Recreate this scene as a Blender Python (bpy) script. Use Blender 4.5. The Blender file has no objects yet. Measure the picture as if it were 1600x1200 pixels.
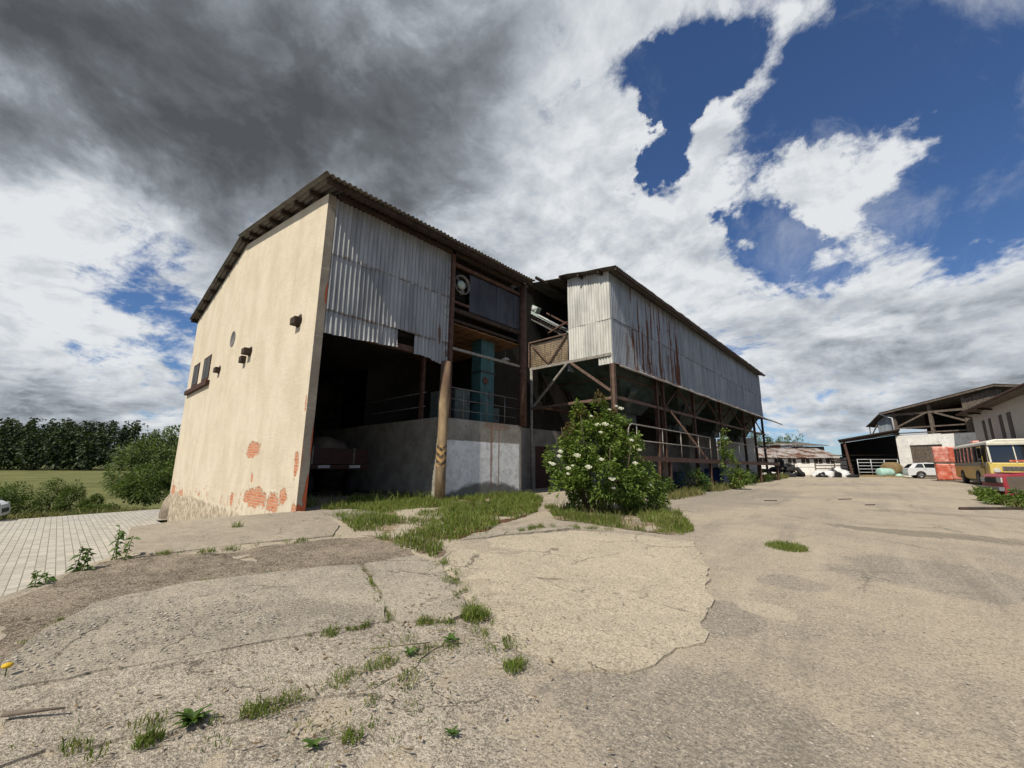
import bpy, bmesh, math, random
from mathutils import Vector, Matrix, noise, geometry
R = random.Random(11)
S = bpy.context.scene
COL = S.collection
V = Vector
rad = math.radians

# ------------------------------------------------------------------ camera
YAW, PITCH, ROLL, EYE = rad(42.431), math.atan(126 / 635), rad(.35), 1.55
FWD = V((-math.sin(YAW), math.cos(YAW), 0)); RT = V((math.cos(YAW), math.sin(YAW), 0)); UP = V((0, 0, 1))
_F = FWD * math.cos(PITCH) + UP * math.sin(PITCH); _U = UP * math.cos(PITCH) - FWD * math.sin(PITCH)
_X = RT * math.cos(ROLL) + _U * math.sin(ROLL); _Y = _U * math.cos(ROLL) - RT * math.sin(ROLL)
cam = bpy.data.cameras.new('camera'); camo = bpy.data.objects.new('camera', cam); COL.objects.link(camo)
camo.matrix_world = Matrix(((_X.x, _Y.x, -_F.x, 0), (_X.y, _Y.y, -_F.y, 0), (_X.z, _Y.z, -_F.z, EYE), (0, 0, 0, 1)))
cam.sensor_width = 36; cam.lens = 635 / 1600 * 36; cam.clip_start = .05; cam.clip_end = 6000
S.camera = camo

def at(l, d, z=0):
    """a point l metres to the side and d metres ahead of the viewing spot, on the ground plan"""
    p = RT * l + FWD * d
    return V((p.x, p.y, z))

# ------------------------------------------------------------------ node helpers
class G:
    def __init__(s, tree):
        s.t = tree; tree.nodes.clear()
    def node(s, typ, ins=None, **props):
        n = s.t.nodes.new(typ)
        for k, v in props.items(): setattr(n, k, v)
        for k, v in (ins or {}).items():
            sock = n.inputs[k]
            if isinstance(v, bpy.types.NodeSocket): s.t.links.new(v, sock)
            elif isinstance(v, (tuple, list)) and sock.type == 'RGBA': sock.default_value = (*v[:3], 1)
            else: sock.default_value = v
        return n
    def m(s, op, a, b=0., c=0., clamp=False):
        return s.node('ShaderNodeMath', {0: a, 1: b, 2: c}, operation=op, use_clamp=clamp).outputs[0]
    def add(s, a, b): return s.m('ADD', a, b)
    def sub(s, a, b): return s.m('SUBTRACT', a, b)
    def mul(s, a, b): return s.m('MULTIPLY', a, b)
    def vm(s, op, a, b=(0, 0, 0)):
        n = s.node('ShaderNodeVectorMath', {0: a, 1: b}, operation=op)
        return n.outputs['Value'] if op in ('DOT_PRODUCT', 'LENGTH', 'DISTANCE') else n.outputs[0]
    def pos(s): return s.node('ShaderNodeTexCoord').outputs['Object']
    def xyz(s, v):
        n = s.node('ShaderNodeSeparateXYZ', {0: v}); return n.outputs[0], n.outputs[1], n.outputs[2]
    def comb(s, x, y, z=0.): return s.node('ShaderNodeCombineXYZ', {0: x, 1: y, 2: z}).outputs[0]
    def noise(s, v, scale, detail=4, rough=.55, dist=0.):
        return s.node('ShaderNodeTexNoise', {'Vector': v, 'Scale': scale, 'Detail': detail, 'Roughness': rough, 'Distortion': dist}).outputs['Fac']
    def vor(s, v, scale, out='Distance', feature='F1', rnd=1.):
        return s.node('ShaderNodeTexVoronoi', {'Vector': v, 'Scale': scale, 'Randomness': rnd}, feature=feature).outputs[out]
    def step(s, v, a, b, x=0., y=1.):
        return s.node('ShaderNodeMapRange', {0: v, 1: a, 2: b, 3: x, 4: y}, interpolation_type='SMOOTHSTEP').outputs[0]
    def lin(s, v, a, b, x=0., y=1.):
        return s.node('ShaderNodeMapRange', {0: v, 1: a, 2: b, 3: x, 4: y}).outputs[0]
    def mix(s, f, a, b, blend='MIX'):
        n = s.node('ShaderNodeMix', data_type='RGBA', blend_type=blend)
        for i, v in ((0, f), (6, a), (7, b)):
            if isinstance(v, bpy.types.NodeSocket): s.t.links.new(v, n.inputs[i])
            elif i == 0: n.inputs[0].default_value = v
            else: n.inputs[i].default_value = (*v[:3], 1)
        return n.outputs[2]
    def scl(s, v, x, y, z): return s.vm('MULTIPLY', v, (x, y, z))
    def blob(s, x, y, cx, cy, rx, ry, wob=None, amp=.5):
        """1 inside an ellipse, 0 outside, its rim broken up by wob"""
        a = s.m('DIVIDE', s.sub(x, cx), rx); b = s.m('DIVIDE', s.sub(y, cy), ry)
        d = s.m('SQRT', s.add(s.mul(a, a), s.mul(b, b)))
        if wob is not None: d = s.add(d, s.mul(s.sub(wob, .5), amp * 2))
        return s.step(d, 1.08, .9)
    def mx(s, *a):
        r = a[0]
        for b in a[1:]: r = s.m('MAXIMUM', r, b)
        return r
    def bump(s, h, strength=.3, dist=.02):
        return s.node('ShaderNodeBump', {'Height': h, 'Strength': strength, 'Distance': dist}).outputs[0]
    def out(s, col, rough=.8, metal=0., nrm=None, spec=.3, alpha=None):
        k = .76
        col = s.mix(1., col, (k, k, k), 'MULTIPLY') if isinstance(col, bpy.types.NodeSocket) else tuple(c * k for c in col[:3])
        ins = {'Base Color': col, 'Roughness': rough, 'Metallic': metal, 'Specular IOR Level': spec}
        if nrm is not None: ins['Normal'] = nrm
        b = s.node('ShaderNodeBsdfPrincipled', ins)
        s.node('ShaderNodeOutputMaterial', {0: b.outputs[0]})
        return b

def material(name):
    m = bpy.data.materials.new(name); m.use_nodes = True
    return m, G(m.node_tree)

def plain(name, col, rough=.7, metal=0., var=.25, scale=4., bump=0., dirt=None, dirt_amt=.5, stretch=(1, 1, 1), spec=.3, bscale=30.):
    m, g = material(name); p = g.scl(g.pos(), *stretch)
    n = g.noise(p, scale, 6, .6)
    c = g.mix(g.step(n, .3, .7), [x * (1 - var) for x in col], [min(1, x * (1 + var)) for x in col])
    if dirt: c = g.mix(g.mul(g.step(g.noise(p, scale * 2.3 + 1, 7, .65), .52, .66), dirt_amt), c, dirt)
    nr = g.bump(g.noise(p, bscale, 5, .6), bump, .02) if bump else None
    g.out(c, rough, metal, nr, spec); return m

# ------------------------------------------------------------------ mesh helpers
class MB:
    def __init__(s): s.v = []; s.f = []; s.mi = []; s.sm = []
    def put(s, vs, fs, mi=0, smooth=False):
        o = len(s.v); s.v += [tuple(v) for v in vs]
        for f in fs: s.f.append(tuple(i + o for i in f)); s.mi.append(mi); s.sm.append(smooth)
        return s
    def box(s, a, b, mi=0):
        (x0, y0, z0), (x1, y1, z1) = a, b
        vs = [(x0, y0, z0), (x1, y0, z0), (x1, y1, z0), (x0, y1, z0), (x0, y0, z1), (x1, y0, z1), (x1, y1, z1), (x0, y1, z1)]
        return s.put(vs, [(0, 3, 2, 1), (4, 5, 6, 7), (0, 1, 5, 4), (1, 2, 6, 5), (2, 3, 7, 6), (3, 0, 4, 7)], mi)
    def obox(s, c, ax, ay, az, mi=0):
        c, ax, ay, az = V(c), V(ax), V(ay), V(az)
        vs = [c - ax - ay - az, c + ax - ay - az, c + ax + ay - az, c - ax + ay - az, c - ax - ay + az, c + ax - ay + az, c + ax + ay + az, c - ax + ay + az]
        return s.put(vs, [(0, 3, 2, 1), (4, 5, 6, 7), (0, 1, 5, 4), (1, 2, 6, 5), (2, 3, 7, 6), (3, 0, 4, 7)], mi)
    def beam(s, p, q, w=.1, h=None, mi=0):
        p, q = V(p), V(q); d = q - p; n = d.normalized(); h = h or w
        ref = V((0, 0, 1)) if abs(n.z) < .9 else V((0, 1, 0))
        a = n.cross(ref).normalized(); b = a.cross(n)
        return s.obox((p + q) / 2, d / 2, a * w / 2, b * h / 2, mi)
    def ibeam(s, p, q, w=.16, t=.02, mi=0, flange=(0, 1, 0)):
        """H section"""
        p, q = V(p), V(q); d = (q - p); n = d.normalized(); fl = V(flange); fl = (fl - n * fl.dot(n)).normalized(); wb = n.cross(fl)
        for sg in (-1, 1): s.obox((p + q) / 2 + wb * sg * (w / 2 - t / 2), d / 2, fl * w / 2, wb * t / 2, mi)
        return s.obox((p + q) / 2, d / 2, fl * t / 2, wb * (w / 2 - t - .001), mi)
    def tube(s, pts, r=.02, n=8, mi=0, cap=True):
        pts = [V(p) for p in pts]; rs = r if isinstance(r, (list, tuple)) else [r] * len(pts)
        vs, fs = [], []; a = None
        for i, p in enumerate(pts):
            d = (pts[min(i + 1, len(pts) - 1)] - pts[max(i - 1, 0)]).normalized()
            if a is None: a = d.orthogonal().normalized()
            a = (a - d * a.dot(d)).normalized(); b = d.cross(a)
            for k in range(n):
                t = 2 * math.pi * k / n; vs.append(p + (a * math.cos(t) + b * math.sin(t)) * rs[i])
        for i in range(len(pts) - 1):
            for k in range(n):
                fs.append((i * n + k, i * n + (k + 1) % n, (i + 1) * n + (k + 1) % n, (i + 1) * n + k))
        if cap: fs += [tuple(range(n - 1, -1, -1)), tuple(range((len(pts) - 1) * n, len(pts) * n))]
        return s.put(vs, fs, mi, True)
    def prism(s, poly, o, u, v, w, mi=0, mi_side=None):
        """poly in (u, v) extruded by w from o"""
        o, u, v, w = V(o), V(u), V(v), V(w); n = len(poly)
        vs = [o + u * a + v * b for a, b in poly]; vs += [p + w for p in vs]
        s.put(vs, [tuple(range(n - 1, -1, -1)), tuple(range(n, 2 * n))], mi)
        return s.put(vs, [(i, (i + 1) % n, n + (i + 1) % n, n + i) for i in range(n)], mi if mi_side is None else mi_side)
    def corr(s, o, u, v, n, W, H, per=.15, amp=.022, warp=0., nv=4, seed=0., phase=0., mi=0, low=None, bend=0.):
        """corrugated sheet: ribs run along v"""
        o, u, v, n = V(o), V(u), V(v), V(n); nu = max(8, int(W / per * 8)); vs, fs = [], []
        for j in range(nv + 1):
            for i in range(nu + 1):
                x = W * i / nu; t = j / nv; y0 = low(x) if low else 0.; y = y0 + (H - y0) * t
                off = amp * math.sin(2 * math.pi * (x + phase) / per)
                wv = warp * noise.noise(V((x * 1.1 + seed, y * .9, seed))) if warp else 0.
                if bend and t < .3: wv += bend * (1 - t / .3) ** 2 * (noise.noise(V((x * 2.2 + seed, 3.3, seed))) + .25)
                vs.append(o + u * x + v * y + n * (off + wv))
        for j in range(nv):
            for i in range(nu):
                a = j * (nu + 1) + i; fs.append((a, a + 1, a + nu + 2, a + nu + 1))
        return s.put(vs, fs, mi, True)
    def sphere(s, c, rx, ry, rz, nu=12, nv=8, mi=0, wob=0., seed=0.):
        vs, fs = [], []; c = V(c)
        for j in range(nv + 1):
            th = math.pi * j / nv
            for i in range(nu):
                ph = 2 * math.pi * i / nu
                d = V((math.sin(th) * math.cos(ph), math.sin(th) * math.sin(ph), math.cos(th)))
                k = 1 + (wob * noise.noise(d * 1.7 + V((seed, seed, 0))) if wob else 0)
                vs.append(c + V((d.x * rx, d.y * ry, d.z * rz)) * k)
        for j in range(nv):
            for i in range(nu): fs.append((j * nu + i, (j + 1) * nu + i, (j + 1) * nu + (i + 1) % nu, j * nu + (i + 1) % nu))
        return s.put(vs, fs, mi, True)
    def lathe(s, c, ax, prof, n=20, mi=0):
        """prof: (distance along ax, radius)"""
        c, ax = V(c), V(ax).normalized(); a = ax.orthogonal().normalized(); b = ax.cross(a); vs, fs = [], []
        for h, r in prof:
            for k in range(n):
                t = 2 * math.pi * k / n; vs.append(c + ax * h + (a * math.cos(t) + b * math.sin(t)) * r)
        for i in range(len(prof) - 1):
            for k in range(n): fs.append((i * n + k, i * n + (k + 1) % n, (i + 1) * n + (k + 1) % n, (i + 1) * n + k))
        return s.put(vs, fs, mi, True)
    def build(s, name, mat, parent=None, bevel=0., recalc=True):
        me = bpy.data.meshes.new(name); me.from_pydata(s.v, [], s.f)
        for m in (mat if isinstance(mat, (list, tuple)) else [mat]): me.materials.append(m)
        me.polygons.foreach_set('material_index', s.mi); me.polygons.foreach_set('use_smooth', s.sm)
        if recalc:
            bm = bmesh.new(); bm.from_mesh(me); bmesh.ops.remove_doubles(bm, verts=bm.verts, dist=1e-5)
            bmesh.ops.recalc_face_normals(bm, faces=bm.faces); bm.to_mesh(me); bm.free()
        me.update()
        o = bpy.data.objects.new(name, me); COL.objects.link(o)
        if parent: par(o, parent)
        if bevel:
            b = o.modifiers.new('edge', 'BEVEL'); b.width = bevel; b.segments = 2; b.limit_method = 'ANGLE'; b.angle_limit = rad(40)
        return o

def par(o, p):
    """parent while keeping world coordinates in the mesh"""
    o.parent = p
    o.matrix_parent_inverse = p.matrix_basis.inverted() if p.type == 'EMPTY' else Matrix()
def thing(name, label, cat, loc=(0, 0, 0), group=None):
    o = bpy.data.objects.new(name, None); COL.objects.link(o); o.location = loc; o.empty_display_size = .2
    o.matrix_basis = Matrix.Translation(loc)
    return tag(o, label, cat, group)
def tag(o, label, cat, group=None):
    o['label'] = label; o['category'] = cat
    if group: o['group'] = group
    return o
def kind(o, k, label=None, cat=None):
    o['kind'] = k
    if label: o['label'] = label
    if cat: o['category'] = cat
    return o

def ss(a, b, x):
    t = min(1, max(0, (x - a) / (b - a))); return t * t * (3 - 2 * t)
def zg(x, y):
    s = -.675 * x + .738 * y
    return .3 * ss(2, 10, s) + .2 * ss(20, 50, s)
def inside(poly, x, y):
    c = False; n = len(poly)
    for i in range(n):
        (x0, y0), (x1, y1) = poly[i][:2], poly[i - 1][:2]
        if (y0 > y) != (y1 > y) and x < (x1 - x0) * (y - y0) / (y1 - y0) + x0: c = not c
    return c
def rough_poly(poly, step=.12, amp=.05, freq=2.5, seed=0.):
    out = []; n = len(poly)
    for i in range(n):
        a, b = V((*poly[i][:2], 0)), V((*poly[(i + 1) % n][:2], 0)); L = (b - a).length; k = max(1, int(L / step))
        for j in range(k):
            p = a + (b - a) * j / k
            q = p * freq + V((seed, seed * 1.7, 0))
            f = amp * (1 if 0 < j else .4)
            out.append((p.x + f * (noise.noise(q) + .6 * noise.noise(q * 3.1)), p.y + f * (noise.noise(q + V((9, 4, 1))) + .6 * noise.noise(q * 3.1 + V((5, 5, 5))))))
    return out
def sheet(name, poly, pts, zf, mats, skirt=0., skirt_mi=0, dip=None):
    """flat polygon with inner points, lifted by zf, and a skirt downwards"""
    vs = [V(p[:2]) for p in poly] + [V(p) for p in pts]
    v2, _e, f2, *_ = geometry.delaunay_2d_cdt(vs, [], [list(range(len(poly)))], 1, 1e-5)
    mb = MB(); mb.put([(p.x, p.y, zf(p.x, p.y)) for p in v2], f2, 0, True)
    if skirt:
        n = len(poly)
        top = [(p[0], p[1], zf(p[0], p[1])) for p in poly]; bot = [(x, y, (z - skirt) if skirt > 0 else skirt) for x, y, z in top]
        mb.put(top + bot, [(i, (i + 1) % n, n + (i + 1) % n, n + i) for i in range(n)], skirt_mi)
    o = mb.build(name, mats, recalc=False)
    bm = bmesh.new(); bm.from_mesh(o.data)
    for f in bm.faces:
        if f.normal.z < -.01: f.normal_flip()
    bm.to_mesh(o.data); bm.free()
    return o

# ground plan of slabs, joints and grass, in metres
POLY = {
  'block': [(-11.28, 1.17), (-11.6, 2.19), (-11.65, 4.38), (-11.21, 4.83), (-8.57, 4.11), (-7.69, 3.58), (-8.09, 2.27), (-8.35, 1.17), (-8.83, 0.86)],
  'mossy': [(-7.08, -0.19), (-7.73, 0.21), (-8.34, 0.56), (-8.53, 1.19), (-7.94, 1.57), (-7.71, 2.35), (-7.48, 3.49), (-6.92, 4.17), (-5.51, 3.88), (-5.71, 3.06), (-6.16, 2.14), (-6.52, 1.14), (-6.48, 0.49), (-5.8, 0.11), (-5.2, -0.07)],
  'main': [(-6.36, 0.49), (-6.38, 1.18), (-6.07, 2.11), (-5.64, 3.01), (-5.04, 2.85), (-4.29, 2.56), (-3.72, 2.33), (-3.96, 1.75), (-4.13, 1.35), (-4.32, 0.75), (-4.47, 0.26), (-4.61, -0.03), (-5.13, -0.07), (-5.71, 0.11)],
  'side': [(-5.55, 3.09), (-5.45, 3.84), (-4.8, 3.82), (-3.7, 3.25), (-3.33, 3.01), (-3.3, 2.73), (-3.62, 2.37), (-4.16, 2.56)],
  'low': [(-4.5, -0.03), (-4.22, 0.74), (-3.9, 1.73), (-3.58, 2.28), (-3.24, 2.6), (-2.89, 2.09), (-2.9, 1.62), (-3.11, 1.13), (-3.4, 0.61), (-3.55, 0.25), (-3.62, 0.03)],
  'bright': [(-5.6, 4.78), (-5.41, 5.94), (-4.74, 7.08), (-3.61, 7.52), (-2.66, 7.6), (-2.01, 6.27), (-1.74, 5.23), (-1.6, 5.1), (-1.54, 4.39), (-1.39, 4.0), (-1.57, 3.26), (-1.97, 2.82), (-2.56, 2.82), (-3.29, 3.05), (-4.92, 3.91)],
  'strip': [(-5.92, 5.44), (-5.54, 7.31), (-4.89, 7.31), (-5.7, 4.94)],
  'g1': [(-11.67, 5.02), (-14.78, 7.73), (-13.18, 10.35), (-9.95, 8.57), (-5.72, 4.67), (-5.19, 4.0), (-5.83, 3.98), (-7.51, 3.98)],
  'g2': [(-15.42, 12.48), (-13.4, 14.7), (-9.64, 12.34), (-7.19, 8.92), (-6.01, 5.85), (-5.72, 4.67), (-8.99, 7.09)],
  'g3': [(-7.91, 10.12), (-4.46, 11.69), (-3.04, 8.74), (-3.09, 8.02), (-4.36, 7.93), (-5.89, 8.02)],
  'g4': [(-5.9, 14.37), (-7.29, 38.06), (-7.13, 45.37), (-9.1, 62.51), (-10.01, 41.9), (-7.37, 18.73)],
  'lip': [(-11.56, 4.48), (-12.1, 6.35), (-11.36, 8.67), (-12.68, 9.97), (-15.35, 8.02), (-14.95, 5.96)],
  'crack1': [(-5.47, 2.98), (-4.8, 2.76), (-4.2, 2.52), (-3.71, 2.35)],
  'crack2': [(-4.92, 3.91), (-3.59, 3.22), (-3.21, 3.02), (-2.64, 2.75), (-2.21, 2.58)],
  'crack3': [(-3.92, 1.74), (-3.76, 2.06), (-3.62, 2.37), (-3.27, 2.7), (-3.26, 2.97)],
  'crack4': [(-5.2, -0.07), (-5.76, 0.11), (-6.43, 0.49), (-6.43, 1.19), (-6.1, 2.12)],
  'crack5': [(-3.51, 0.16), (-3.38, 0.45), (-3.19, 0.85), (-3.07, 1.16), (-2.86, 1.6), (-2.89, 2.03), (-3.05, 2.52)],
  'crack6': [(-7.48, 3.49), (-7.71, 2.35), (-7.94, 1.57), (-8.35, 1.17)],
  'crack7': [(-2.47, 1.33), (-2.69, 1.52), (-2.91, 1.83), (-2.97, 2.14)],
  'crack8': [(-5.69, 5.22), (-5.35, 7.06), (-4.28, 7.53)],
  'edge': [(-2.66, 7.6), (-2.01, 6.27), (-1.74, 5.23), (-1.6, 5.1), (-1.54, 4.39)],
}
PT = {
  'tuft': (-1.46, 8.4),
  'dand': (-3.27, 0.77),
  'clump': (-3.12, 1.05),
  'clump2': (-3.19, 2.97),
  'dock': (-2.96, 2.48),
  'dock2': (-3.01, 2.11),
  'nettle1': (-7.98, 0.24),
  'nettle2': (-8.16, 0.43),
  'nettle3': (-7.5, -0.08),
  'flower': (-4.84, -0.03),
  't1': (-3.86, 1.85),
  't2': (-3.29, 0.43),
  't3': (-3.25, 0.57),
  't4': (-2.42, 1.34),
  't5': (-2.29, 2.53),
  't6': (-9.81, 2.6),
  't7': (-7.87, 1.73),
  'stick1': (-1.45, 20.58),
  'stick2': (-3.37, 17.76),
  'stick3': (-0.64, 18.2),
  'stain1': (0.37, 11.54),
  'stain2': (1.28, 11.74),
  'dark1': (-1.42, 4.7),
  'grey1': (0.37, 8.16),
  'grey2': (-0.12, 8.06),
  'pale1': (-1.16, 5.23),
  'grey3': (-1.06, 2.96),
  'grey4': (-1.08, 6.44),
  'grey5': (-0.75, 7.09),
  'grey6': (0.78, 7.9),
  'sap': (-5.54, 20.72),
  'bush': (-6.09, 10.04),
  'bush2': (-6.53, 13.72),
  'wood1': (-4.04, 0.05),
}

SKY_COVER = [((-.832, -.044, .553), 5, .20), ((-.608, .496, .62), 9, .14), ((-.402, .59, .70), 30, .07), ((-.39, .738, .551), 60, .10),
             ((-.15, .74, .655), 50, .14), ((-.16, .85, .50), 90, .12), ((-.03, .71, .70), 260, .24),
             ((.137, .809, .572), 34, -.22), ((.202, .794, .573), 30, -.22), ((.19, .85, .49), 60, -.2), ((.133, .907, .399), 120, -.2), ((.08, .75, .65), 160, -.2),
             ((-.254, .632, .732), 900, -.30), ((-.20, .655, .73), 1200, -.16), ((-.097, .697, .71), 900, -.36), ((-.15, .70, .70), 1800, -.12), ((-.283, .745, .606), 1300, -.36), ((-.285, .793, .538), 800, -.34),
             ((-.18, .86, .478), 1200, -.36), ((-.116, .872, .475), 900, -.28), ((-.105, .905, .41), 420, -.42), ((-.03, .927, .374), 500, -.26), ((-.04, .79, .612), 260, -.24), ((-.225, .70, .68), 2500, -.1),
             ((-.03, .88, .475), 400, .26), ((-.01, .885, .465), 260, .24), ((.045, .872, .487), 260, .26), ((.10, .858, .503), 300, .26), ((.14, .84, .525), 500, .24), ((.06, .82, .57), 500, .16), ((-.03, .85, .52), 400, .12),
             ((-.948, .044, .314), 260, -.26), ((-.985, .02, .17), 1500, -.1), ((-.99, .0, .06), 400, -.2), ((-.968, .122, .218), 170, -.26), ((-.957, -.06, .27), 900, -.30),
             ((.06, .955, .29), 60, .24), ((.17, .94, .29), 80, .2), ((-.057, .977, .205), 50, .16), ((-.992, -.013, .126), 60, .2), ((-.922, -.078, .38), 90, .1), ((-.296, .842, .452), 60, .12),
             ((-.047, .997, .058), 200, -.1)]
SKY_DARK = [((-.832, -.044, .6), 11, .44), ((-.826, .101, .554), 22, .22), ((-.608, .496, .62), 60, .26), ((-.743, .397, .539), 60, .1), ((-.54, .401, .74), 30, .16),
            ((-.402, .59, .70), 40, -.12), ((-.057, .977, .205), 90, .2), ((.15, .95, .25), 120, .16), ((-.992, -.013, .126), 200, .16), ((-.922, -.078, .36), 50, -.8), ((-.953, -.025, .303), 120, -.5), ((.046, .874, .484), 60, -.2), ((-.647, .201, .735), 14, .05)]

# ------------------------------------------------------------------ light and sky
SUN_EL, SUN_AZ = rad(50), rad(9)            # azimuth measured from -Y towards +X
sd = V((math.sin(SUN_AZ) * math.cos(SUN_EL), -math.cos(SUN_AZ) * math.cos(SUN_EL), math.sin(SUN_EL)))
sl = bpy.data.lights.new('sun', 'SUN'); sl.energy = 5.0; sl.angle = rad(.5); sl.color = (1, .925, .79)
so = bpy.data.objects.new('sun', sl); COL.objects.link(so); so.rotation_euler = sd.to_track_quat('Z', 'Y').to_euler()
W = bpy.data.worlds.new('World'); S.world = W; W.use_nodes = True
g = G(W.node_tree)
d = g.vm('NORMALIZE', g.node('ShaderNodeTexCoord').outputs['Generated'])
sky = g.node('ShaderNodeTexSky', {}, sky_type='NISHITA', sun_disc=False, sun_elevation=SUN_EL, sun_rotation=math.pi - SUN_AZ, air_density=1.0, dust_density=.3, ozone_density=2.5)
dx, dy, dz = g.xyz(d)
den = g.add(g.m('MAXIMUM', dz, 0.), .30)
P = g.comb(g.m('DIVIDE', dx, den), g.m('DIVIDE', dy, den), 0.)
warp = g.node('ShaderNodeTexNoise', {'Vector': P, 'Scale': 1.6, 'Detail': 3.}).outputs['Color']
Pw = g.vm('ADD', P, g.scl(g.vm('SUBTRACT', warp, (.5, .5, .5)), .28, .28, 0))
n1 = g.noise(Pw, 2.6, 12, .64)
n2 = g.noise(g.vm('ADD', Pw, (.022, -.075, 0)), 2.6, 12, .64)
n4 = g.noise(g.vm('ADD', Pw, (7.3, 2.2, 0)), 3.4, 8, .6)
n3 = g.noise(g.vm('ADD', P, (3.1, 1.7, 0)), 1.0, 5, .55)
wa = g.node('ShaderNodeTexNoise', {'Vector': d, 'Scale': 5., 'Detail': 4., 'Roughness': .6}).outputs['Color']
wb_ = g.node('ShaderNodeTexNoise', {'Vector': g.vm('ADD', d, (4, 2, 1)), 'Scale': 19., 'Detail': 6., 'Roughness': .68}).outputs['Color']
dw = g.vm('NORMALIZE', g.vm('ADD', d, g.vm('ADD', g.scl(g.vm('SUBTRACT', wa, (.5, .5, .5)), .24, .24, .24), g.scl(g.vm('SUBTRACT', wb_, (.5, .5, .5)), .075, .075, .075))))
def gau(c, k, a):
    return g.mul(g.m('EXPONENT', g.mul(g.sub(g.vm('DOT_PRODUCT', dw, c), 1.), k)), a)
def total(lst):
    r = None
    for t in lst:
        x = gau(*t); r = x if r is None else g.add(r, x)
    return r
dens = g.add(n1, total(SKY_COVER))
cov = g.step(g.add(dens, g.mul(g.sub(g.noise(Pw, 7., 10, .68), .5), .55)), .44, .64)
wisp = g.mul(g.step(g.noise(g.vm('ADD', g.scl(Pw, 1., .6, 1.), (4., 9., 0)), 3.2, 9, .68, .6), .48, .72), gau((.03, .80, .60), 16, .5))
cov = g.m('MAXIMUM', cov, wisp)
thick = g.step(dens, .55, .80)
lit = g.m('ADD', .5, g.mul(g.sub(n1, n2), 4.5), 0., True)
dark = g.m('ADD', g.add(total(SKY_DARK), .17), g.add(g.mul(g.sub(n3, .5), .9), g.mul(g.sub(n4, .5), .85)), 0., True)
dark = g.m('MULTIPLY', dark, g.add(.45, g.mul(thick, .55)), 0., True)
dark = g.m('ADD', dark, g.mul(g.sub(.5, lit), .36), 0., True)
dark = g.m('ADD', dark, g.mul(g.step(dz, .22, .06), g.mul(thick, .20)), 0., True)
ramp = g.node('ShaderNodeValToRGB', {0: dark})
els = ramp.color_ramp.elements
els[0].position = 0; els[0].color = (.98, 1.01, 1.04, 1)
els[1].position = 1; els[1].color = (.11, .12, .132, 1)
for p_, c_ in ((.28, (.62, .67, .73)), (.55, (.31, .34, .38)), (.78, (.175, .19, .21))):
    e = els.new(p_); e.color = (*c_, 1)
skyc = g.mix(1., sky.outputs[0], (.58, .75, 1.0), 'MULTIPLY')
b1 = g.node('ShaderNodeBackground', {'Color': skyc, 'Strength': .080})
b2 = g.node('ShaderNodeBackground', {'Color': ramp.outputs[0], 'Strength': .66})
mx_ = g.node('ShaderNodeMixShader', {0: cov, 1: b1.outputs[0], 2: b2.outputs[0]})
g.node('ShaderNodeOutputWorld', {0: mx_.outputs[0]})
S.view_settings.view_transform = 'Standard'; S.view_settings.look = 'None'; S.view_settings.exposure = .25; S.view_settings.gamma = 1
S.cycles.max_bounces = 6; S.cycles.diffuse_bounces = 3

# ------------------------------------------------------------------ materials
M = {}
def concrete(name, light, dark_, brown, brown_amt, speck=.5, bumpd=.02, scale=1.):
    m, g = material(name); p = g.pos()
    big = g.noise(p, .6 * scale, 8, .64, .4); mid = g.noise(p, 4.2, 9, .7); fine = g.noise(p, 38., 5, .72); grit = g.noise(g.vm('ADD', p, (3, 1, 0)), 85., 3, .65)
    c = g.mix(g.step(g.add(g.mul(big, .55), g.mul(mid, .45)), .36, .62), dark_, light)
    c = g.mix(g.mul(g.step(g.noise(p, 9., 8, .72), .50, .66), brown_amt), c, brown)
    c = g.mix(g.mul(g.step(fine, .50, .60), speck), c, [min(.86, x * 1.45) for x in light])
    c = g.mix(g.mul(g.step(fine, .47, .37), speck * 1.2), c, [x * .42 for x in dark_])
    c = g.mix(g.mul(g.step(grit, .55, .62), speck), c, [min(.9, x * 1.6) for x in light])
    c = g.mix(g.mul(g.step(grit, .44, .38), speck), c, [x * .3 for x in dark_])
    e = g.vor(g.vm('ADD', p, g.comb(g.mul(mid, .55), g.mul(big, .8), 0.)), .75, 'Distance', 'DISTANCE_TO_EDGE')
    crack = g.mul(g.step(e, .008, .002), g.step(g.noise(p, .9, 3), .50, .58))
    c = g.mix(g.mul(crack, .5), c, (.12, .095, .07))
    pits = g.step(g.noise(p, 21., 4, .7), .62, .69)
    vv = g.node('ShaderNodeTexVoronoi', {'Vector': p, 'Scale': 27.}, feature='F1'); vr, vg, _b = g.xyz(vv.outputs['Color'])
    dot = g.step(vv.outputs['Distance'], .26, .16)
    c = g.mix(g.mul(dot, g.mul(g.step(vr, .80, .84), .8)), c, (.13, .115, .10))
    c = g.mix(g.mul(dot, g.mul(g.step(vg, .86, .9), .8)), c, (.70, .66, .58))
    c = g.mix(g.mul(pits, .55), c, [x * .35 for x in dark_])
    h = g.add(g.mul(fine, .9), g.add(g.mul(mid, 1.3), g.mul(grit, .5)))
    h = g.sub(g.sub(h, g.mul(pits, .6)), crack)
    g.out(c, .93, 0, g.bump(h, .9, bumpd), .15)
    return m
M['slab'] = concrete('weathered_concrete', (.46, .405, .32), (.25, .222, .185), (.18, .145, .105), .4, .4)
M['bright'] = concrete('pale_concrete', (.54, .47, .355), (.42, .365, .28), (.25, .20, .145), .3, .45)
M['block'] = concrete('smooth_concrete', (.42, .365, .285), (.30, .26, .205), (.15, .12, .085), .35, .25, .012)
M['mossy'] = concrete('mossy_concrete', (.37, .31, .235), (.13, .104, .078), (.075, .052, .036), .8, .6, .03, 2.2)
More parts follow.
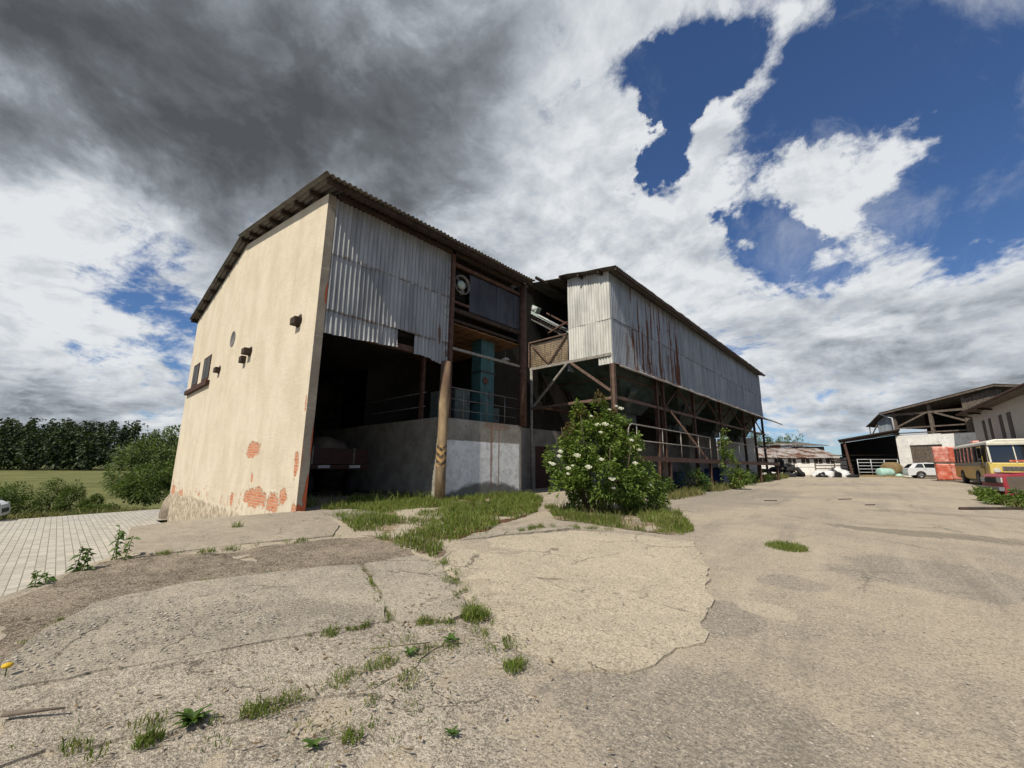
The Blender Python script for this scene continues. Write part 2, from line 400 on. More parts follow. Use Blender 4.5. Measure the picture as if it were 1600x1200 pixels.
M['low'] = concrete('crumbling_concrete', (.54, .475, .38), (.32, .275, .22), (.19, .15, .11), .55, .55, .03, 1.6)

# yard: worn asphalt under pale dust, with wet and bare patches
m, g = material('gravelly_asphalt'); p = g.pos(); x, y, z = g.xyz(p)
big = g.noise(p, .22, 8, .62, .4); mid = g.noise(p, 2.2, 9, .7)
fine = g.noise(p, 34., 5, .72); grit = g.noise(g.vm('ADD', p, (3, 1, 0)), 80., 3, .65); r = g.noise(g.vm('ADD', p, (9, 2, 0)), 17., 5, .7)
asp, dust = (.285, .25, .205), (.47, .40, .30)
wob = g.noise(p, 1.7, 6, .65)
bare = g.mx(g.mul(g.blob(x, y, -1.42, 4.72, .34, .5, wob, .5), 1.), g.mul(g.blob(x, y, .3, 8.1, .9, .9, wob, .9), .75), g.mul(g.blob(x, y, -.2, 7.6, .8, .5, wob, .9), .55),
            g.mul(g.blob(x, y, -1.08, 6.44, .4, .3, wob, .9), .6), g.mul(g.blob(x, y, -1.1, 2.9, .9, .7, wob, .9), .65), g.mul(g.blob(x, y, -5.2, 19., 2.2, 8., wob, .6), .7), g.mul(g.blob(x, y, .8, 2.6, 1.2, .9, wob, .9), .35))
f = g.m('SUBTRACT', g.step(g.add(g.mul(big, .6), g.mul(mid, .4)), .34, .60), g.mul(bare, .85), 0., True)
c = g.mix(f, asp, dust)
c = g.mix(g.mul(g.blob(x, y, -1.16, 5.23, .28, .2, wob, .4), .8), c, (.52, .45, .34))
c = g.mix(g.mul(g.step(fine, .50, .59), .42), c, (.60, .51, .39))
c = g.mix(g.mul(g.step(fine, .47, .38), .45), c, (.11, .095, .08))
c = g.mix(g.mul(g.step(grit, .55, .62), .42), c, (.68, .60, .48))
c = g.mix(g.mul(g.step(grit, .45, .38), .42), c, (.07, .062, .055))
c = g.mix(g.mul(g.step(r, .60, .70), .3), c, (.15, .13, .11))
vv = g.node('ShaderNodeTexVoronoi', {'Vector': p, 'Scale': 30.}, feature='F1'); vr, vg, _b = g.xyz(vv.outputs['Color']); dot = g.step(vv.outputs['Distance'], .28, .16)
c = g.mix(g.mul(dot, g.mul(g.step(vr, .82, .86), .75)), c, (.12, .105, .095))
c = g.mix(g.mul(dot, g.mul(g.step(vg, .84, .88), .75)), c, (.70, .65, .57))
trk = g.noise(g.vm('ADD', g.scl(g.comb(g.add(x, g.mul(y, .06)), y, 0.), 1.6, .09, 1.), g.scl(p, .05, .05, 0)), 1.3, 5, .6)
c = g.mix(g.mul(g.step(trk, .54, .68), .38), c, (.20, .175, .145))
c = g.mix(g.mul(g.step(trk, .45, .34), .25), c, (.56, .49, .38))
oil = g.step(g.noise(p, .75, 7, .68), .64, .72)
c = g.mix(g.mul(oil, .4), c, (.16, .14, .12))
e = g.vor(g.vm('ADD', p, g.comb(g.mul(mid, .8), g.mul(big, .9), 0.)), .38, 'Distance', 'DISTANCE_TO_EDGE')
crack = g.mul(g.step(e, .008, .002), g.step(g.noise(p, .5, 3), .48, .58))
c = g.mix(g.mul(crack, .7), c, (.10, .085, .07))
wob2 = g.add(g.mul(wob, .5), g.mul(g.noise(p, 5., 7, .72), .5))
wet = g.mx(g.blob(x, y, .05, 11.55, 1.15, .38, wob2, 1.6), g.mul(g.blob(x, y, 1.5, 11.75, 1.3, .42, wob2, 1.7), .8), g.mul(g.blob(x, y, .9, 16.4, 1.6, .5, wob2, 1.6), .4))
c = g.mix(g.mul(wet, .42), c, (.06, .052, .045))
h = g.add(g.mul(fine, 1.), g.add(g.mul(mid, .9), g.mul(grit, .5)))
g.out(c, .92, 0, g.bump(h, .85, .02), .15); M['yard'] = m

m, g = material('dirt'); p = g.pos()
c = g.mix(g.step(g.noise(p, 3., 8, .7), .35, .65), (.20, .15, .10), (.38, .30, .21))
g.out(c, .97, 0, g.bump(g.noise(p, 40., 6, .7), .8, .03), .1); M['dirt'] = m
m, g = material('litter'); p = g.pos()
c = g.mix(g.step(g.noise(p, 14., 8, .75), .35, .65), (.07, .035, .02), (.22, .13, .075))
g.out(c, .97, 0, g.bump(g.noise(p, 40., 6, .7), .8, .04), .1); M['litter'] = m

# paving blocks
m, g = material('paving_blocks'); p = g.pos()
br = g.node('ShaderNodeTexBrick', {'Vector': p, 'Color1': (.38, .36, .32), 'Color2': (.52, .49, .43), 'Mortar': (.19, .175, .14), 'Scale': 1., 'Mortar Size': .012, 'Mortar Smooth': .3, 'Bias': 0., 'Brick Width': .30, 'Row Height': .20})
c = g.mix(g.mul(g.step(g.noise(p, .5, 6, .6), .4, .65), .28), br.outputs[0], (.33, .31, .27))
c = g.mix(g.mul(g.step(g.noise(p, 9., 6, .6), .5, .7), .3), c, (.55, .52, .45))
g.out(c, .85, 0, g.bump(g.add(g.mul(br.outputs[1], -.4), g.mul(g.noise(p, 30., 4, .6), .3)), .5, .02), .2); M['paving'] = m

m, g = material('verge_soil'); p = g.pos()
c = g.mix(g.step(g.noise(p, .5, 8, .7), .35, .65), (.05, .065, .018), (.15, .13, .06))
g.out(c, .97, 0, g.bump(g.noise(p, 6., 6, .7), .8, .1), .1); M['verge'] = m
m, g = material('meadow'); p = g.pos()
c = g.mix(g.step(g.noise(p, .08, 7, .6), .35, .65), (.12, .13, .045), (.19, .19, .075))
c = g.mix(g.mul(g.step(g.noise(p, .9, 7, .7), .45, .7), .5), c, (.085, .10, .03))
g.out(c, .95, 0, g.bump(g.noise(p, 5., 6, .7), .8, .2), .1); M['meadow'] = m

# cream render of the gable with bare brick where it has come off
BRICK = [(-14.95, .47, 1.15, .30), (-13.45, .42, .55, .28), (-12.65, .66, .28, .2), (-15.9, 1.98, .85, .25), (-28.6, .12, .55, .26), (-26.4, .05, .5, .14), (-17.6, .25, .2, .22),
         (-11.95, 1.5, .16, .36), (-11.8, .2, .2, .4), (-11.74, 3.2, .05, .25), (-15.6, 1.05, .12, .16)]
m, g = material('cream_render'); p = g.pos(); x, y, z = g.xyz(p)
q = g.comb(x, z, 0.)
wob = g.add(g.mul(g.noise(p, 2.2, 4, .6), .55), g.mul(g.noise(p, 7.5, 6, .75), .45))
mask = g.mx(*[g.blob(x, z, *b, wob, 1.5) for b in BRICK])
bt = g.node('ShaderNodeTexBrick', {'Vector': q, 'Color1': (.52, .15, .062), 'Color2': (.66, .26, .13), 'Mortar': (.50, .36, .26), 'Scale': 1., 'Mortar Size': .013, 'Mortar Smooth': .2, 'Bias': 0., 'Brick Width': .27, 'Row Height': .085})
pl = g.mix(g.step(g.noise(g.scl(p, 1., 1., .5), .9, 8, .6), .33, .67), (.61, .525, .395), (.70, .62, .485))
pl = g.mix(g.mul(g.step(g.noise(g.scl(p, 2.2, 1, .25), 2.2, 6, .65), .54, .72), .22), pl, (.52, .43, .30))
pl = g.mix(g.mul(g.step(g.noise(p, 22., 5, .7), .52, .7), .18), pl, (.42, .33, .22))
drop = g.add(z, g.mul(g.add(x, 21.), .02))
low = g.step(g.add(drop, g.mul(g.sub(wob, .5), .5)), .05, -.12)
rock = g.mix(g.step(g.noise(g.scl(p, 1, 1, .6), 7., 7, .72), .44, .58), (.30, .24, .17), (.66, .57, .44))
pl = g.mix(g.mul(low, .9), pl, rock)
hair = g.mul(g.step(g.m('ABSOLUTE', g.sub(g.noise(g.scl(p, 1., 1., 1.6), .8, 9, .62), .5)), .006, .001), .3)
pl = g.mix(hair, pl, (.42, .34, .24))
seam = g.step(g.m('ABSOLUTE', g.sub(g.m('FRACT', g.add(g.mul(z, .62), g.mul(wob, .05))), .5)), .014, .002)
pl = g.mix(g.mul(seam, g.mul(g.step(g.noise(p, 1.3, 3), .5, .6), .3)), pl, (.80, .72, .57))
spat = g.mul(g.step(g.noise(g.scl(p, 1, 1, .5), 5.5, 7, .7), .63, .68), g.step(drop, 1.5, .2))
pl = g.mix(spat, pl, (.34, .26, .18))
crk = g.mul(g.step(g.vor(g.vm('ADD', g.scl(p, .42, .42, .8), g.comb(g.mul(wob, .3), 0., g.mul(wob, .3))), 1.25, 'Distance', 'DISTANCE_TO_EDGE'), .012, .002), g.step(drop, 3.2, .6))
pl = g.mix(g.mul(crk, .12), pl, (.24, .18, .12))
rim = g.sub(g.mx(*[g.blob(x, z, b[0], b[1], b[2] * 1.15, b[3] * 1.2, wob, 1.5) for b in BRICK]), mask)
pl = g.mix(g.m('MULTIPLY', rim, .6, 0., True), pl, (.72, .62, .47))
peel = g.mul(g.step(g.add(g.noise(g.scl(p, 1., 1., .8), 3.4, 8, .74), g.mul(g.step(drop, 1.1, .1), .1)), .66, .69), g.mul(g.step(drop, 1.0, .5), g.step(drop, -.05, .12)))
mask = g.m('MAXIMUM', mask, peel)
c = g.mix(mask, pl, g.mix(g.mul(g.step(g.noise(p, 9., 6, .7), .48, .62), .6), bt.outputs[0], (.58, .42, .30)))
h = g.add(g.mul(mask, -1.2), g.add(g.mul(g.noise(p, 1.6, 5, .5), 1.2), g.add(g.mul(g.noise(p, 14., 6, .65), .45), g.mul(low, g.mul(g.noise(p, 9., 6, .7), 1.6)))))
h = g.sub(h, g.mul(g.mul(mask, bt.outputs[1]), .35)); h = g.sub(h, g.mul(crk, .1))
g.out(c, .93, 0, g.bump(h, .55, .05), .12); M['cream'] = m
# grey end face of the same wall
m, g = material('grey_render'); p = g.pos(); x, y, z = g.xyz(p)
wob = g.noise(p, 3., 7, .7)
c = g.mix(g.step(g.noise(p, 1.1, 8, .65), .35, .65), (.235, .205, .165), (.335, .30, .245))
c = g.mix(g.mul(g.step(g.noise(p, 16., 6, .7), .55, .7), .4), c, (.15, .13, .1))
ln = g.step(g.m('ABSOLUTE', g.sub(g.m('FRACT', g.add(g.mul(z, .48), g.mul(wob, .06))), .5)), .012, .004)
c = g.mix(g.mul(ln, .45), c, (.45, .41, .34))
mk = g.mx(g.blob(y, z, 4.68, 2.2, .09, .65, wob, .6), g.blob(y, z, 4.66, .6, .13, .7, wob, .7), g.blob(y, z, 4.36, 1.6, .05, .5, wob, .6), g.blob(y, z, 4.7, 3.4, .06, .3, wob, .6), g.blob(y, z, 4.45, .25, .2, .2, wob, .6), g.blob(y, z, 4.63, 6.45, .07, .4, wob, .9))
c = g.mix(mk, c, (.40, .10, .045))
g.out(c, .92, 0, g.bump(g.add(g.mul(g.noise(p, 12., 6, .65), .6), g.mul(mk, -1.)), .5, .03), .12); M['greyrender'] = m

def metal_sheet(name, base, rustmask=None, rough=.45, metal=.35, streak=.5):
    m, g = material(name); p = g.pos(); x, y, z = g.xyz(p)
    rnd = g.node('ShaderNodeObjectInfo').outputs['Random']
    n = g.noise(g.vm('ADD', g.scl(p, 1.5, 1.5, .28), g.comb(g.mul(rnd, 30.), 0., 0.)), 1.6, 8, .65)
    c = g.mix(g.step(n, .33, .67), [v * .74 for v in base], [v * 1.16 for v in base])
    c = g.mix(1., c, g.mix(rnd, (.86, .87, .88), (1.05, 1.05, 1.05)), 'MULTIPLY')
    st = g.mul(g.step(g.noise(g.scl(p, 5., 5., .22), 2.1, 6, .65), .56, .7), streak)
    c = g.mix(st, c, [v * .55 for v in base])
    spots = g.step(g.noise(p, 8., 4, .65), .70, .735)
    r_ = g.mul(spots, .75)
    if rustmask: r_ = g.mx(r_, rustmask(g, p, x, y, z))
    c = g.mix(r_, c, g.mix(g.noise(p, 9., 5, .6), (.06, .028, .018), (.17, .07, .035)))
    g.out(c, g.add(rough, g.mul(r_, .4)), g.mul(g.sub(1., r_), metal), g.bump(g.noise(p, 3.2, 3, .5), .18, .05), .4)
    return m
M['zinc'] = metal_sheet('galvanised_sheet', (.36, .36, .35), lambda g, p, x, y, z: g.mx(g.mul(g.blob(y, z, 8.78, 6.25, .07, .42, g.noise(p, 6., 5, .65), .5), .9), g.mul(g.mul(g.step(g.m('ABSOLUTE', g.sub(z, 7.82)), .05, .015), g.step(g.noise(p, 5., 6, .7), .42, .6)), .7), g.mul(g.mul(g.step(g.m('ABSOLUTE', g.sub(z, 6.0)), .06, .015), g.step(g.noise(p, 5., 6, .7), .42, .6)), .7), g.mul(g.mul(g.step(y, 8.9, 9.12), g.step(g.noise(p, 4., 6, .7), .52, .6)), .8)))
def hop_rust(g, p, x, y, z):
    st = g.noise(g.scl(p, 3., 3., .16), 1.35, 7, .66)
    win = g.mx(g.mul(g.step(y, 17.6, 19.), g.step(y, 25.8, 24.6)), g.mul(g.blob(y, z, 25.15, 8.2, .5, 3.2), 1.3))
    deep = g.step(z, 10.9, 7.)
    bar = g.mul(g.blob(y, z, 25.2, 7.6, .22, 2.0, g.noise(g.scl(p, 3, 3, .4), 3., 6, .65), .5), 1.)
    blot = g.mul(g.step(g.add(g.noise(g.scl(p, 1., 1., .45), 2.6, 8, .72), g.mul(deep, .05)), .63, .68), win)
    return g.mx(g.mul(blot, .9), g.mul(lap(g, p, z, 8.53, .05), .8), g.mul(lap(g, p, z, 6.3, .08), .8), g.mul(g.step(g.add(st, g.add(g.mul(win, .12), g.mul(deep, .06))), .685, .72), win), bar)
lap = lambda g, p, z, h, w: g.mul(g.step(g.m('ABSOLUTE', g.sub(z, h)), w, w * .3), g.step(g.noise(p, 5., 6, .7), .45, .62))
M['hopzinc'] = metal_sheet('weathered_galvanised_sheet', (.32, .34, .355), hop_rust, .5, .35, .8)
M['hopside'] = metal_sheet('pale_galvanised_sheet', (.60, .59, .54), None, .55, .2, .35)
M['roof'] = metal_sheet('old_roof_sheet', (.155, .145, .13), lambda g, p, x, y, z: g.mul(g.step(g.noise(p, .8, 6, .65), .5, .68), .55), .75, .1, .6)
M['roofred'] = metal_sheet('rusty_roof_sheet', (.36, .33, .31), lambda g, p, x, y, z: g.step(g.noise(g.scl(p, 1., 1., 1.), .8, 6, .6), .46, .60), .8, .05, .5)
M['greysheet'] = metal_sheet('grey_sheet', (.30, .34, .38), None, .6, .2, .3)
M['darkpanel'] = plain('dark_painted_panel', (.045, .05, .062), .55, .1, .35, 2., .1, (.12, .07, .04), .3, (1, 1, .4))
M['rust'] = plain('rusty_steel', (.105, .058, .042), .8, .1, .35, 5., .25, (.05, .025, .018), .6)
M['rustlight'] = plain('worn_rusty_steel', (.16, .105, .08), .8, .1, .35, 7., .25, (.08, .04, .025), .7)
M['steelgrey'] = plain('chipped_grey_paint', (.30, .285, .255), .7, .1, .3, 8., .2, (.11, .055, .035), .85)
M['pipe'] = plain('dull_steel_pipe', (.20, .19, .18), .5, .4, .3, 9., .1, (.1, .055, .035), .7)
M['darkwood'] = plain('dark_old_timber', (.050, .034, .025), .9, 0, .4, 5., .3, (.02, .014, .01), .5, (1, 1, 1))
M['board'] = plain('brown_boards', (.20, .105, .048), .9, 0, .4, 4., .3, (.07, .035, .02), .7, (1, .25, 1))
M['timber'] = plain('grey_timber', (.155, .125, .10), .9, 0, .35, 5., .3, (.07, .055, .045), .6, (1, 1, 1))
M['black'] = plain('near_black', (.012, .011, .010), .95, 0, .4, 3.)  # almost black, for the fan plate and trailer chassis
M['inner'] = plain('shade_dark_wall', (.022, .019, .016), .95, 0, .4, .8, .2)  # interior shade put into a very dark wall colour
M['teal'] = plain('teal_paint', (.05, .13, .135), .6, .1, .25, 3., .1, (.05, .04, .03), .7, (1, 1, .4))
M['cabinet'] = plain('grey_green_paint', (.085, .105, .10), .6, .1, .25, 3., .1, (.05, .04, .03), .5)
M['funnel'] = plain('dark_green_steel', (.030, .052, .042), .7, .1, .5, 2.2, .15, (.05, .03, .02), .5)
M['mint'] = plain('pale_green_paint', (.42, .50, .46), .55, .1, .2, 8., .1, (.16, .12, .09), .6)
M['door'] = plain('brown_red_paint', (.052, .018, .014), .7, 0, .25, 3., .1)
# platform wall: bare top, whitewash below, rust runs, splashed foot
m, g = material('whitewashed_wall'); p = g.pos(); x, y, z = g.xyz(p)
wob = g.noise(p, 2.4, 8, .7)
nx = g.xyz(g.node('ShaderNodeNewGeometry').outputs['Normal'])[0]
base = g.mix(g.step(g.noise(p, 1.3, 8, .65), .35, .65), (.26, .235, .195), (.40, .37, .315))
base = g.mix(g.mul(g.step(g.noise(p, 9., 7, .7), .55, .68), .5), base, (.12, .10, .08))
fl_ = g.mul(g.step(g.noise(p, 3.3, 8, .75), .55, .60), .8)
ww = g.mul(g.step(g.add(z, g.mul(g.sub(wob, .5), .1)), 2.44, 2.40), g.mul(g.step(nx, .4, .6), g.step(y, 13.35, 13.25)))
white = g.mix(g.step(g.noise(p, 3., 8, .7), .38, .7), (.95, .95, .92), (.70, .70, .685))
c = g.mix(ww, base, g.mix(g.mul(fl_, .5), white, (.40, .38, .34)))
foot = g.step(g.add(g.sub(z, g.mul(g.m('SUBTRACT', 1., g.m('POWER', g.m('ABSOLUTE', g.m('DIVIDE', g.sub(y, 11.4), 2.1)), 2.), 0., True), .42)), g.mul(g.sub(wob, .5), .55)), .55, .35)
c = g.mix(g.mul(foot, .85), c, g.mix(g.noise(p, 20., 5, .7), (.035, .03, .026), (.16, .145, .12)))
runs = g.mx(g.blob(y, z, 11.62, 2.1, .07, 1.3, g.noise(g.scl(p, 1, 1, .3), 7., 5, .6), .7), g.blob(y, z, 12.05, 2.0, .04, 1.4, g.noise(g.scl(p, 1, 1, .3), 7., 5, .6), .7), g.mul(g.blob(y, z, 11.9, 3.1, .7, .18, wob, .9), .6))
c = g.mix(g.mul(runs, .7), c, (.30, .15, .075))
pit = g.step(g.noise(p, 6.5, 3, .5), .73, .75)
c = g.mix(g.mul(pit, .8), c, (.07, .06, .05))
g.out(c, .92, 0, g.bump(g.noise(p, 10., 7, .65), .45, .04), .12); M['whitewall'] = m
M['white'] = plain('white_limewash', (.92, .90, .86), .9, 0, .1, 1.2, .2, (.45, .41, .35), .5)
M['housewall'] = plain('pale_house_render', (.50, .465, .43), .9, 0, .08, 1.5, .1)
M['greywall'] = plain('grey_old_wall', (.24, .225, .2), .92, 0, .25, 1.6, .3, (.12, .1, .085), .5)
# marked post
m, g = material('post_with_chevrons'); p = g.pos(); x, y, z = g.xyz(p)
wob = g.noise(p, 9., 6, .7)
c = g.mix(g.step(g.noise(g.scl(p, 1, 1, .25), 4., 7, .65), .35, .65), (.20, .145, .09), (.40, .29, .17))
c = g.mix(g.mul(g.step(z, 3.6, 4.6), .7), c, (.12, .065, .045))
tt = g.add(g.mul(g.add(x, 11.6), .61), g.mul(g.sub(y, 9.03), .79))
ch = g.m('FRACT', g.mul(g.sub(g.sub(z, g.mul(g.m('ABSOLUTE', tt), .9)), 1.2), 3.9))
band = g.mul(g.mul(g.step(z, 1.45, 1.47), g.step(z, 2.22, 2.20)), g.step(g.noise(p, 13., 6, .7), .62, .45))
c = g.mix(g.mul(band, .92), c, g.mix(g.step(g.add(ch, g.mul(g.sub(wob, .5), .1)), .47, .53), (.025, .022, .02), (.52, .31, .11)))
c = g.mix(g.mul(g.step(wob, .62, .7), .6), c, (.10, .07, .05))
g.out(c, .85, 0, g.bump(g.noise(g.scl(p, 1, 1, .3), 14., 6, .65), .5, .03), .2); M['post'] = m

def leafmat(name, a, b, c3=None, trans=.35):
    m, g = material(name)
    r = g.node('ShaderNodeNewGeometry').outputs['Random Per Island']
    rp = g.node('ShaderNodeValToRGB', {0: r}); e = rp.color_ramp.elements
    e[0].color = (*a, 1); e[1].color = (*(c3 or b), 1); k = e.new(.6); k.color = (*b, 1)
    c = g.mix(g.mul(g.step(g.noise(g.pos(), 1.1, 4, .6), .38, .66), .4), rp.outputs[0], [v * .55 for v in a])
    c = g.mix(1., c, (.85, .85, .85), 'MULTIPLY')
    d1 = g.node('ShaderNodeBsdfPrincipled', {'Base Color': c, 'Roughness': .55, 'Specular IOR Level': .25})
    tr = g.node('ShaderNodeBsdfTranslucent', {'Color': g.mix(1., c, (1.25, 1.3, .6), 'MULTIPLY')})
    ms = g.node('ShaderNodeMixShader', {0: trans, 1: d1.outputs[0], 2: tr.outputs[0]})
    g.node('ShaderNodeOutputMaterial', {0: ms.outputs[0]}); return m
M['elder'] = leafmat('elder_leaves', (.085, .145, .025), (.17, .245, .05), (.25, .31, .08))
M['elderyoung'] = leafmat('young_elder_leaves', (.10, .16, .03), (.17, .24, .05), (.21, .27, .07))
M['eldertip'] = leafmat('reddish_young_leaves', (.12, .085, .035), (.17, .12, .05), (.12, .13, .04))
M['willow'] = leafmat('willow_leaves', (.095, .135, .045), (.15, .195, .075), (.21, .25, .12))
M['shrub'] = leafmat('shrub_leaves', (.06, .095, .022), (.10, .145, .035), (.15, .20, .055))
M['forest'] = leafmat('forest_leaves', (.024, .038, .018), (.045, .066, .026), (.085, .11, .042), .2)
M['grass'] = leafmat('grass_blades', (.10, .155, .022), (.175, .225, .045), (.27, .26, .09))
M['drygrass'] = leafmat('dry_grass', (.11, .13, .035), (.19, .19, .065), (.30, .25, .12))
M['weed'] = leafmat('weed_leaves', (.06, .12, .02), (.10, .17, .035), (.13, .2, .05))
M['litterbits'] = leafmat('dry_bits', (.10, .065, .035), (.20, .14, .075), (.34, .27, .16), .1)
M['flower'] = plain('creamy_blossom', (.80, .80, .62), .8, 0, .08, 20.)
M['yellow'] = plain('yellow_petal', (.75, .48, .02), .7)
M['bark'] = plain('bark', (.09, .07, .05), .95, 0, .3, 9., .4)
M['rubber'] = plain('tyre_rubber', (.022, .022, .023), .85, 0, .25, 9., .15, (.08, .075, .065), .4)
M['stone'] = plain('loose_stone', (.40, .365, .31), .95, 0, .35, 4., .2)
def glassmat(name, col, rough=.06):
    m, g = material(name); g.out(col, rough, 0, None, .9); return m
M['glass'] = glassmat('dark_glass', (.015, .018, .02))
def paint(name, col, rough=.35, dirt=None, amt=.3):
    m, g = material(name); p = g.pos(); c = col
    c = g.mix(g.mul(g.step(g.noise(p, 2.2, 7, .65), .42, .7), amt), col, dirt or [v * .6 for v in col])
    b = g.out(c, rough, 0, None, .5); return m
M['carwhite'] = paint('white_car_paint', (.66, .68, .70), .25, None, .12)
M['busyellow'] = paint('shaded_bus_yellow', (.58, .39, .05), .4, (.25, .17, .05), .5)  # bus yellow with the shade of the flank mixed into its colour
M['bussilver'] = paint('pale_bus_paint', (.66, .64, .55), .4, (.45, .42, .33), .5)
M['busfront'] = paint('sunlit_bus_yellow', (.66, .48, .06), .4, (.66, .58, .35), .5)  # same bus yellow, brightened in colour for the sunlit front
M['carred'] = paint('faded_red_paint', (.33, .030, .045), .45, (.20, .04, .04), .4)
M['fender'] = paint('brown_primer', (.115, .085, .062), .7, (.07, .05, .04), .5)
M['wrapred'] = paint('red_plastic_wrap', (.55, .10, .05), .4, (.85, .42, .32), .85)
M['wrappink'] = paint('faded_red_plastic', (.58, .19, .14), .45, (.88, .58, .50), .95)
M['lamp'] = paint('lamp_glass', (.6, .6, .58), .15)
M['tail'] = paint('tail_lamp', (.35, .02, .02), .2)
M['chrome'] = plain('alloy', (.45, .45, .46), .35, .8, .1, 5.)
M['trim'] = plain('black_trim', (.02, .02, .021), .6)
M['mintwrap'] = plain('mint_film', (.38, .60, .52), .4, 0, .2, 3., .2, (.55, .68, .62), .5)
M['hay'] = plain('hay', (.24, .17, .085), .97, 0, .45, 12., .8, (.12, .08, .04), .6)
M['film'] = plain('white_film', (.70, .70, .69), .45, 0, .15, 3., .3, (.45, .44, .42), .4)
M['blackfilm'] = plain('black_film', (.02, .02, .022), .4, 0, .3, 3., .3)
M['blue'] = plain('blue_plastic', (.02, .05, .17), .5, 0, .2, 3.)
M['tarp'] = plain('dusty_tarp', (.16, .125, .10), .85, 0, .3, 2., .3)
M['straw'] = plain('reed_mat', (.36, .27, .17), .95, 0, .4, 6., .5, (.14, .10, .06), .6, (1, 1, .4))
M['redstripe'] = plain('red_board', (.055, .02, .015), .6, 0, .3, 4.)
M['whitepaint'] = plain('white_board', (.55, .55, .55), .6, 0, .2, 4.)
M['gatewhite'] = plain('galvanised_gate', (.50, .52, .53), .5, .3, .1, 6.)
M['tile'] = plain('clay_roof', (.28, .13, .075), .9, 0, .3, 3., .2)
M['winbars'] = plain('window_timber', (.06, .026, .018), .8, 0, .3, 6., .2)
M['grimyglass'] = plain('grimy_glass', (.03, .032, .032), .6, 0, .6, 4., 0, (.17, .15, .12), .5, spec=.6)
M['slit'] = plain('dark_shutter', (.075, .06, .052), .7, 0, .2, 3.)

# ------------------------------------------------------------------ ground
def zy(x, y):
    """yard surface"""
    r = math.hypot(x, y)
    k = .022 * ss(40, 6, r)
    return zg(x, y) + k * noise.noise(V((x * .7, y * .7, 3))) + k * .4 * noise.noise(V((x * 2.3, y * 2.3, 7)))
def zlow(x, y):
    dd = FWD.x * x + FWD.y * y; far = math.hypot(x, y)
    return -1.5 - 2.1 * ss(27, 60, far) + .12 * ss(30, 45, far) * noise.noise(V((x * .08, y * .08, 0)))
def gridpts(poly, x0, x1, y0, y1, st, jit=.25, hole=None):
    out = []; n = int((x1 - x0) / st); k = int((y1 - y0) / st)
    for i in range(n + 1):
        for j in range(k + 1):
            x = x0 + (x1 - x0) * i / n + R.uniform(-jit, jit) * st; y = y0 + (y1 - y0) * j / k + R.uniform(-jit, jit) * st
            if hole and hole[0] < x < hole[1] and hole[2] < y < hole[3]: continue
            if inside(poly, x, y): out.append((x, y))
    return out
big = [(-3000, -3000), (3000, -3000), (3000, 3000), (-3000, 3000)]
pts = gridpts(big, -80, 40, -60, 100, 5) + gridpts(big, -600, 600, -600, 600, 60, .2, (-80, 40, -60, 100)) + gridpts(big, -2900, 2900, -2900, 2900, 480, .2, (-600, 600, -600, 600))
kind(sheet('ground', big, pts, zlow, M['meadow']), 'structure')
yard = [(-16, -7), (-7.25, -.3), (-7.83, .12), (-8.42, .48), (-8.83, .86), (-11.28, 1.17), (-11.62, 2.19), (-11.65, 4.45), (-29.3, 4.5), (-29.3, 14), (-40, 60), (-60, 400), (400, 400), (400, -100), (-16, -100)]
pts = gridpts(yard, -12, 7, -6, 18, .3) + gridpts(yard, -30, 20, -20, 75, 2.5, .25, (-12, 7, -6, 18)) + gridpts(yard, -60, 400, -100, 400, 30, .2, (-30, 20, -20, 75))
kind(sheet('yard', yard, pts, zy, [M['yard'], M['low']], -1.75, 1), 'structure')
pave = [(-34.5, -1.0), (-35.3, 2.8), (-35.6, 4.6), (-34.8, 13), (-28.8, 13), (-28.8, 3.9), (-11.2, 4.45), (-8, 1), (-7, -.2), (-16, -7), (-16, -30), (-60, -30), (-50, -14), (-37, -4.6)]
kind(sheet('paving', pave, gridpts(pave, -60, -7, -30, 13, 2), lambda x, y: -1.44 + .006 * noise.noise(V((x * .4, y * .4, 0))), M['paving']), 'structure')

verge = [(-36, -9), (-34.6, -1.0), (-35.4, 2.8), (-35.7, 4.6), (-34.9, 13), (-30, 20), (-36, 24), (-47, 16), (-52, 4), (-50, -8), (-46, -16)]
poly = rough_poly(verge, 1., .5, .5, 2.)
kind(sheet('verge', poly, gridpts(poly, -56, -28, -18, 26, 2), lambda x, y: zlow(x, y) + .03, M['verge']), 'structure')
def slab(name, key, mat, lift=.03, skirt=.1, amp=.05, st=.16, tilt=(0, 0), seed=1., dome=0.):
    src = POLY[key]; poly = rough_poly(src, .1, amp, 2.6, seed)
    cx = sum(p[0] for p in src) / len(src); cy = sum(p[1] for p in src) / len(src)
    xs = [p[0] for p in poly]; ys = [p[1] for p in poly]
    zf = lambda x, y: zg(x, y) + lift + tilt[0] * (x - cx) + tilt[1] * (y - cy) + .012 * noise.noise(V((x * 1.3 + seed, y * 1.3, 0))) + .007 * noise.noise(V((x * 5 + seed, y * 5, 0))) + dome * noise.noise(V((x * 11, y * 11, seed)))
    o = sheet(name, poly, gridpts(poly, min(xs), max(xs), min(ys), max(ys), st), zf, mat, skirt, 1 if isinstance(mat, list) else 0)
    kind(o, 'structure'); return o
POLY['mossy'] = [(-7.08, -0.19), (-7.73, 0.21), (-8.34, 0.56), (-8.53, 1.19), (-7.94, 1.57), (-7.71, 2.35), (-7.48, 3.49), (-6.92, 4.17), (-5.51, 3.88), (-4.95, 2.9), (-5.5, 1.97), (-5.9, 1.07), (-5.8, 0.48), (-5.3, 0.12), (-4.8, -0.07)]
